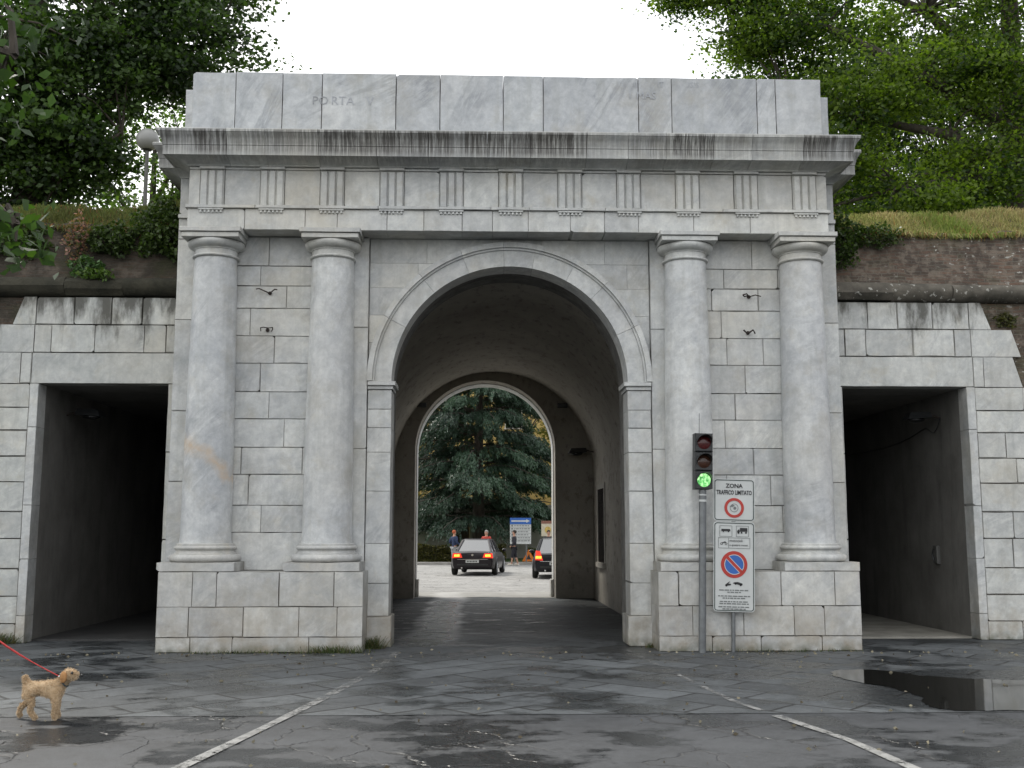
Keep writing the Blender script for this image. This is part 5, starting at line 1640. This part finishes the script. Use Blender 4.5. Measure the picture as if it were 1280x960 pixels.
for x0, x1 in ((-.215, -.03), (.03, .215)):
    for q in ((x0, x1, 1.660, 1.665), (x0, x1, 1.815, 1.820), (x0, x0 + .005, 1.665, 1.815), (x1 - .005, x1, 1.665, 1.815)): m.box(q[0], q[1], -.017, -.013, q[2], q[3])
for q in ((-.235, .235, 1.490, 1.495), (-.235, .235, 1.640, 1.645), (-.235, -.23, 1.495, 1.640), (.23, .235, 1.495, 1.640), (-.085, -.08, 1.495, 1.640)): m.box(q[0], q[1], -.017, -.013, q[2], q[3])
m.build('symbol_boxes', M_GREYPR, p2)
m = MB()
m.prism([(-.19, 1.735), (-.06, 1.735), (-.055, 1.755), (-.065, 1.77), (-.19, 1.77)], -.017, -.013).disc(-.16, -.017, 1.732, .010, -.013, 12).disc(-.085, -.017, 1.732, .010, -.013, 12)
m.box(.085, .195, -.017, -.013, 1.735, 1.79).prism([(.045, 1.72), (.08, 1.72), (.08, 1.765), (.06, 1.765), (.045, 1.745)], -.017, -.013).disc(.065, -.017, 1.715, .014, -.013, 14).disc(.11, -.017, 1.72, .014, -.013, 14).disc(.175, -.017, 1.72, .014, -.013, 14)
m.disc(-.185, -.017, 1.555, .018, -.013, 14, .012).disc(-.12, -.017, 1.555, .018, -.013, 14, .012).prism([(-.185, 1.56), (-.12, 1.57), (-.13, 1.59), (-.17, 1.575)], -.017, -.013)
m.build('vehicle_symbols', M_SBLACK, p2)
text('motocicli', -.07, -.017, 1.585, .052, M_SBLACK, p2)
text('a quattro ruote', -.07, -.017, 1.525, .043, M_SBLACK, p2)
MB().disc(0, -.0165, 1.255, .195, -.0125, 48).build('no_parking_disc', M_RED, p2)
MB().disc(0, -.0195, 1.255, .140, -.0168, 48).build('blue_centre', M_BLUE, p2)
m = MB()
m.disc(0, -.0215, 1.255, .146, -.0198, 48, .136)
c_, s_ = math.cos(R(-45)), math.sin(R(-45))
def rot(pp): return [(x * c_ - z_ * s_, 1.255 + x * s_ + z_ * c_) for x, z_ in pp]
m.prism(rot([(-.146, -.030), (.146, -.030), (.146, -.022), (-.146, -.022)]), -.0215, -.0198).prism(rot([(-.146, .022), (.146, .022), (.146, .030), (-.146, .030)]), -.0215, -.0198)
m.build('white_lines', M_WHITE, p2)
MB().prism(rot([(-.15, -.0218), (.15, -.0218), (.15, .0218), (-.15, .0218)]), -.0225, -.0199).build('red_bar', M_RED, p2)
m = MB()
m.prism([(-.13, .945), (-.05, .955), (-.045, .975), (-.085, .98), (-.06, 1.005), (-.07, 1.01), (-.10, .985), (-.13, .965)], -.017, -.013)
m.prism([(-.02, .985), (.11, .955), (.125, .965), (.12, .985), (.08, .998), (.05, 1.005), (0, 1.0)], -.017, -.013).disc(.02, -.017, .978, .014, -.013, 12).disc(.095, -.017, .960, .014, -.013, 12).disc(-.115, -.017, .948, .013, -.013, 12)
m.build('tow_away_symbol', M_SBLACK, p2)
m = MB(); r = random.Random(2)
for z_, hw in ((.885, .22), (.855, .10), (.80, .235), (.77, .17), (.72, .21), (.69, .215), (.645, .23), (.615, .17)):
    x = -hw
    while x < hw - .02:
        w_ = min(r.uniform(.02, .07), hw - x); m.box(x, x + w_, -.016, -.013, z_ - .008, z_ + .008); x += w_ + .012
m.build('small_print', M_GREYPR, p2)

# ------------------------------------------------------------------ small fittings
def bracket(label, pts_list, loc):
    root = empty('iron_bracket', loc, 0, label, 'bracket', 'iron brackets on the gate')
    b = MB()
    for pts, r_ in pts_list: b.tube(pts, r_, 6)
    b.build('rod', M_IRON, root, 60)
    MB().disc(0, -.012, 0, .03, 0, 12).build('wall_plate', M_IRON, root)
YW = -.105
wing = [([(-.20, -.10, .045), (-.15, -.11, .05), (0, -.02, -.005)], .010), ([(0, -.02, -.005), (.09, -.11, .04), (.13, -.10, .035)], .010)]
bracket('wide bird-shaped iron bracket high between the two columns nearest the dog', wing, (-3.77, YW, 5.44))
clamp = [([(-.10, -.09, .02), (-.05, -.10, .03), (.03, -.10, .018), (.10, -.09, .03)], .008), ([(-.09, -.10, .025), (-.085, -.105, -.035)], .008), ([(.085, -.10, .03), (.10, -.105, .0), (.075, -.105, -.04)], .008), ([(0, -.01, 0), (0, -.10, .022)], .009)]
bracket('small iron clamp below the bird-shaped bracket between the columns nearest the dog', clamp, (-3.79, YW, 4.85))
bracket('looped iron bracket high between the two columns above the parking signs', [([(-.12, -.10, .01), (-.06, -.11, .03), (.0, -.02, .0)], .012), ([(0, -.02, 0), (.08, -.11, .01), (.17, -.1, -.01)], .009), ([(-.12, -.10, .01), (-.09, -.10, -.015), (-.05, -.10, 0)], .01)], (3.80, YW, 5.43))
bracket('small twisted iron clamp above the parking signs', [([(-.09, -.09, .03), (-.03, -.10, -.03), (.06, -.10, .03), (.09, -.1, -.03)], .014), ([(0, -.01, 0), (.02, -.1, 0)], .014)], (3.77, YW, 4.85))

def lamp(name, label, loc, rz, scale=1.0):
    root = empty(name, loc, rz, label, 'lamp')
    b = MB().tube([(0, 0, 0), (0, -.18, .05), (0, -.30, .03)], [.018, .018, .018], 8)
    b.build('arm', M_IRON, root, 60)
    h = MB()
    vs = [(-.13, -.18, .0), (.13, -.18, .0), (.17, -.62, -.03), (-.17, -.62, -.03), (-.09, -.2, .10), (.09, -.2, .10), (.09, -.55, .09), (-.09, -.55, .09)]
    h.add(vs, [(0, 1, 5, 4), (1, 2, 6, 5), (2, 3, 7, 6), (3, 0, 4, 7), (4, 5, 6, 7), (3, 2, 1, 0)])
    h.build('hood', M_BLACK, root)
    MB().ball((0, -.42, -.03), (.10, .15, .05), 14, 8).build('lens', M_DARKGLASS, root, 60)
    root.scale = (scale,) * 3
    return root
_l = lamp('wall_lamp', 'black hooded wall lamp in the doorway beside the large puddle', (7.58, 1.75, 3.70), R(-90))
MB().tube([(.05, -.02, 0), (-.02, -.02, -.10), (-.10, -.025, -.19), (-.20, -.025, -.235), (-.31, -.025, -.225), (-.42, -.02, -.18), (-.56, -.02, -.13), (-.8, -.015, -.15), (-1.2, -.015, -.22), (-1.8, -.015, -.29), (-2.6, -.015, -.33), (-4, -.015, -.34), (-6.0, -.015, -.30)], .008, 6).build('cable', M_BLACK, _l, 60)
lamp('wall_lamp', 'black hooded wall lamp in the doorway beside the dog', (-7.58, 1.9, 3.72), R(90))
lamp('wall_lamp', 'black hooded wall lamp on the vault wall near the far arch', (2.50, 11.0, 3.75), R(-90), 1.1)
for x, lab in ((-2.0, 'small black floodlight on the left shoulder of the far arch'), (1.72, 'small black floodlight on the right shoulder of the far arch')):
    fl_ = empty('floodlight', (x, 11.64, 5.02), 0, lab, 'floodlight')
    MB().block(-.13, .13, -.20, -.06, -.05, .06, None, .01).build('case', M_BLACK, fl_)
    MB().tube([(0, -.003, 0), (0, -.07, 0)], .02, 8).build('mount', M_IRON, fl_)
ib = empty('intercom_box', (7.597, 2.15, 1.33), R(-90), 'small metal call box on the wall inside the doorway beside the puddle', 'call box')
MB().block(-.09, .09, -.06, 0, -.16, .16, None, .015).build('case', plain('grey_box', (.10, .10, .095), .5), ib)
MB().tube([(-.02, -.075, -.10), (-.05, -.085, 0), (-.02, -.075, .10)], .015, 8).build('handset', M_BLACK, ib, 60)

gl = empty('street_lamp', (-7.72, 6.0, 7.45), 0, 'white globe lamp on a thin pole behind the end of the cornice', 'street lamp')
MB().tube([(0, 0, 0), (0, 0, 2.55)], [.05, .04], 12).build('pole', plain('weathered_pole', (.10, .10, .09), .6, .3), gl, 60)
a = NT('opal_glass'); f = a.noise(a.obj(), 3, 3)
MB().ball((0, 0, 2.73), .245, 28, 18).build('globe', a.set(Base_Color=a.mix(f, (.22, .22, .21), (.32, .32, .31)), Roughness=.3), gl, 60)
MB().lathe([(.06, 2.48), (.10, 2.50), (.12, 2.53)], 0, 0, 18).build('globe_collar', M_BLACK, gl, 60)
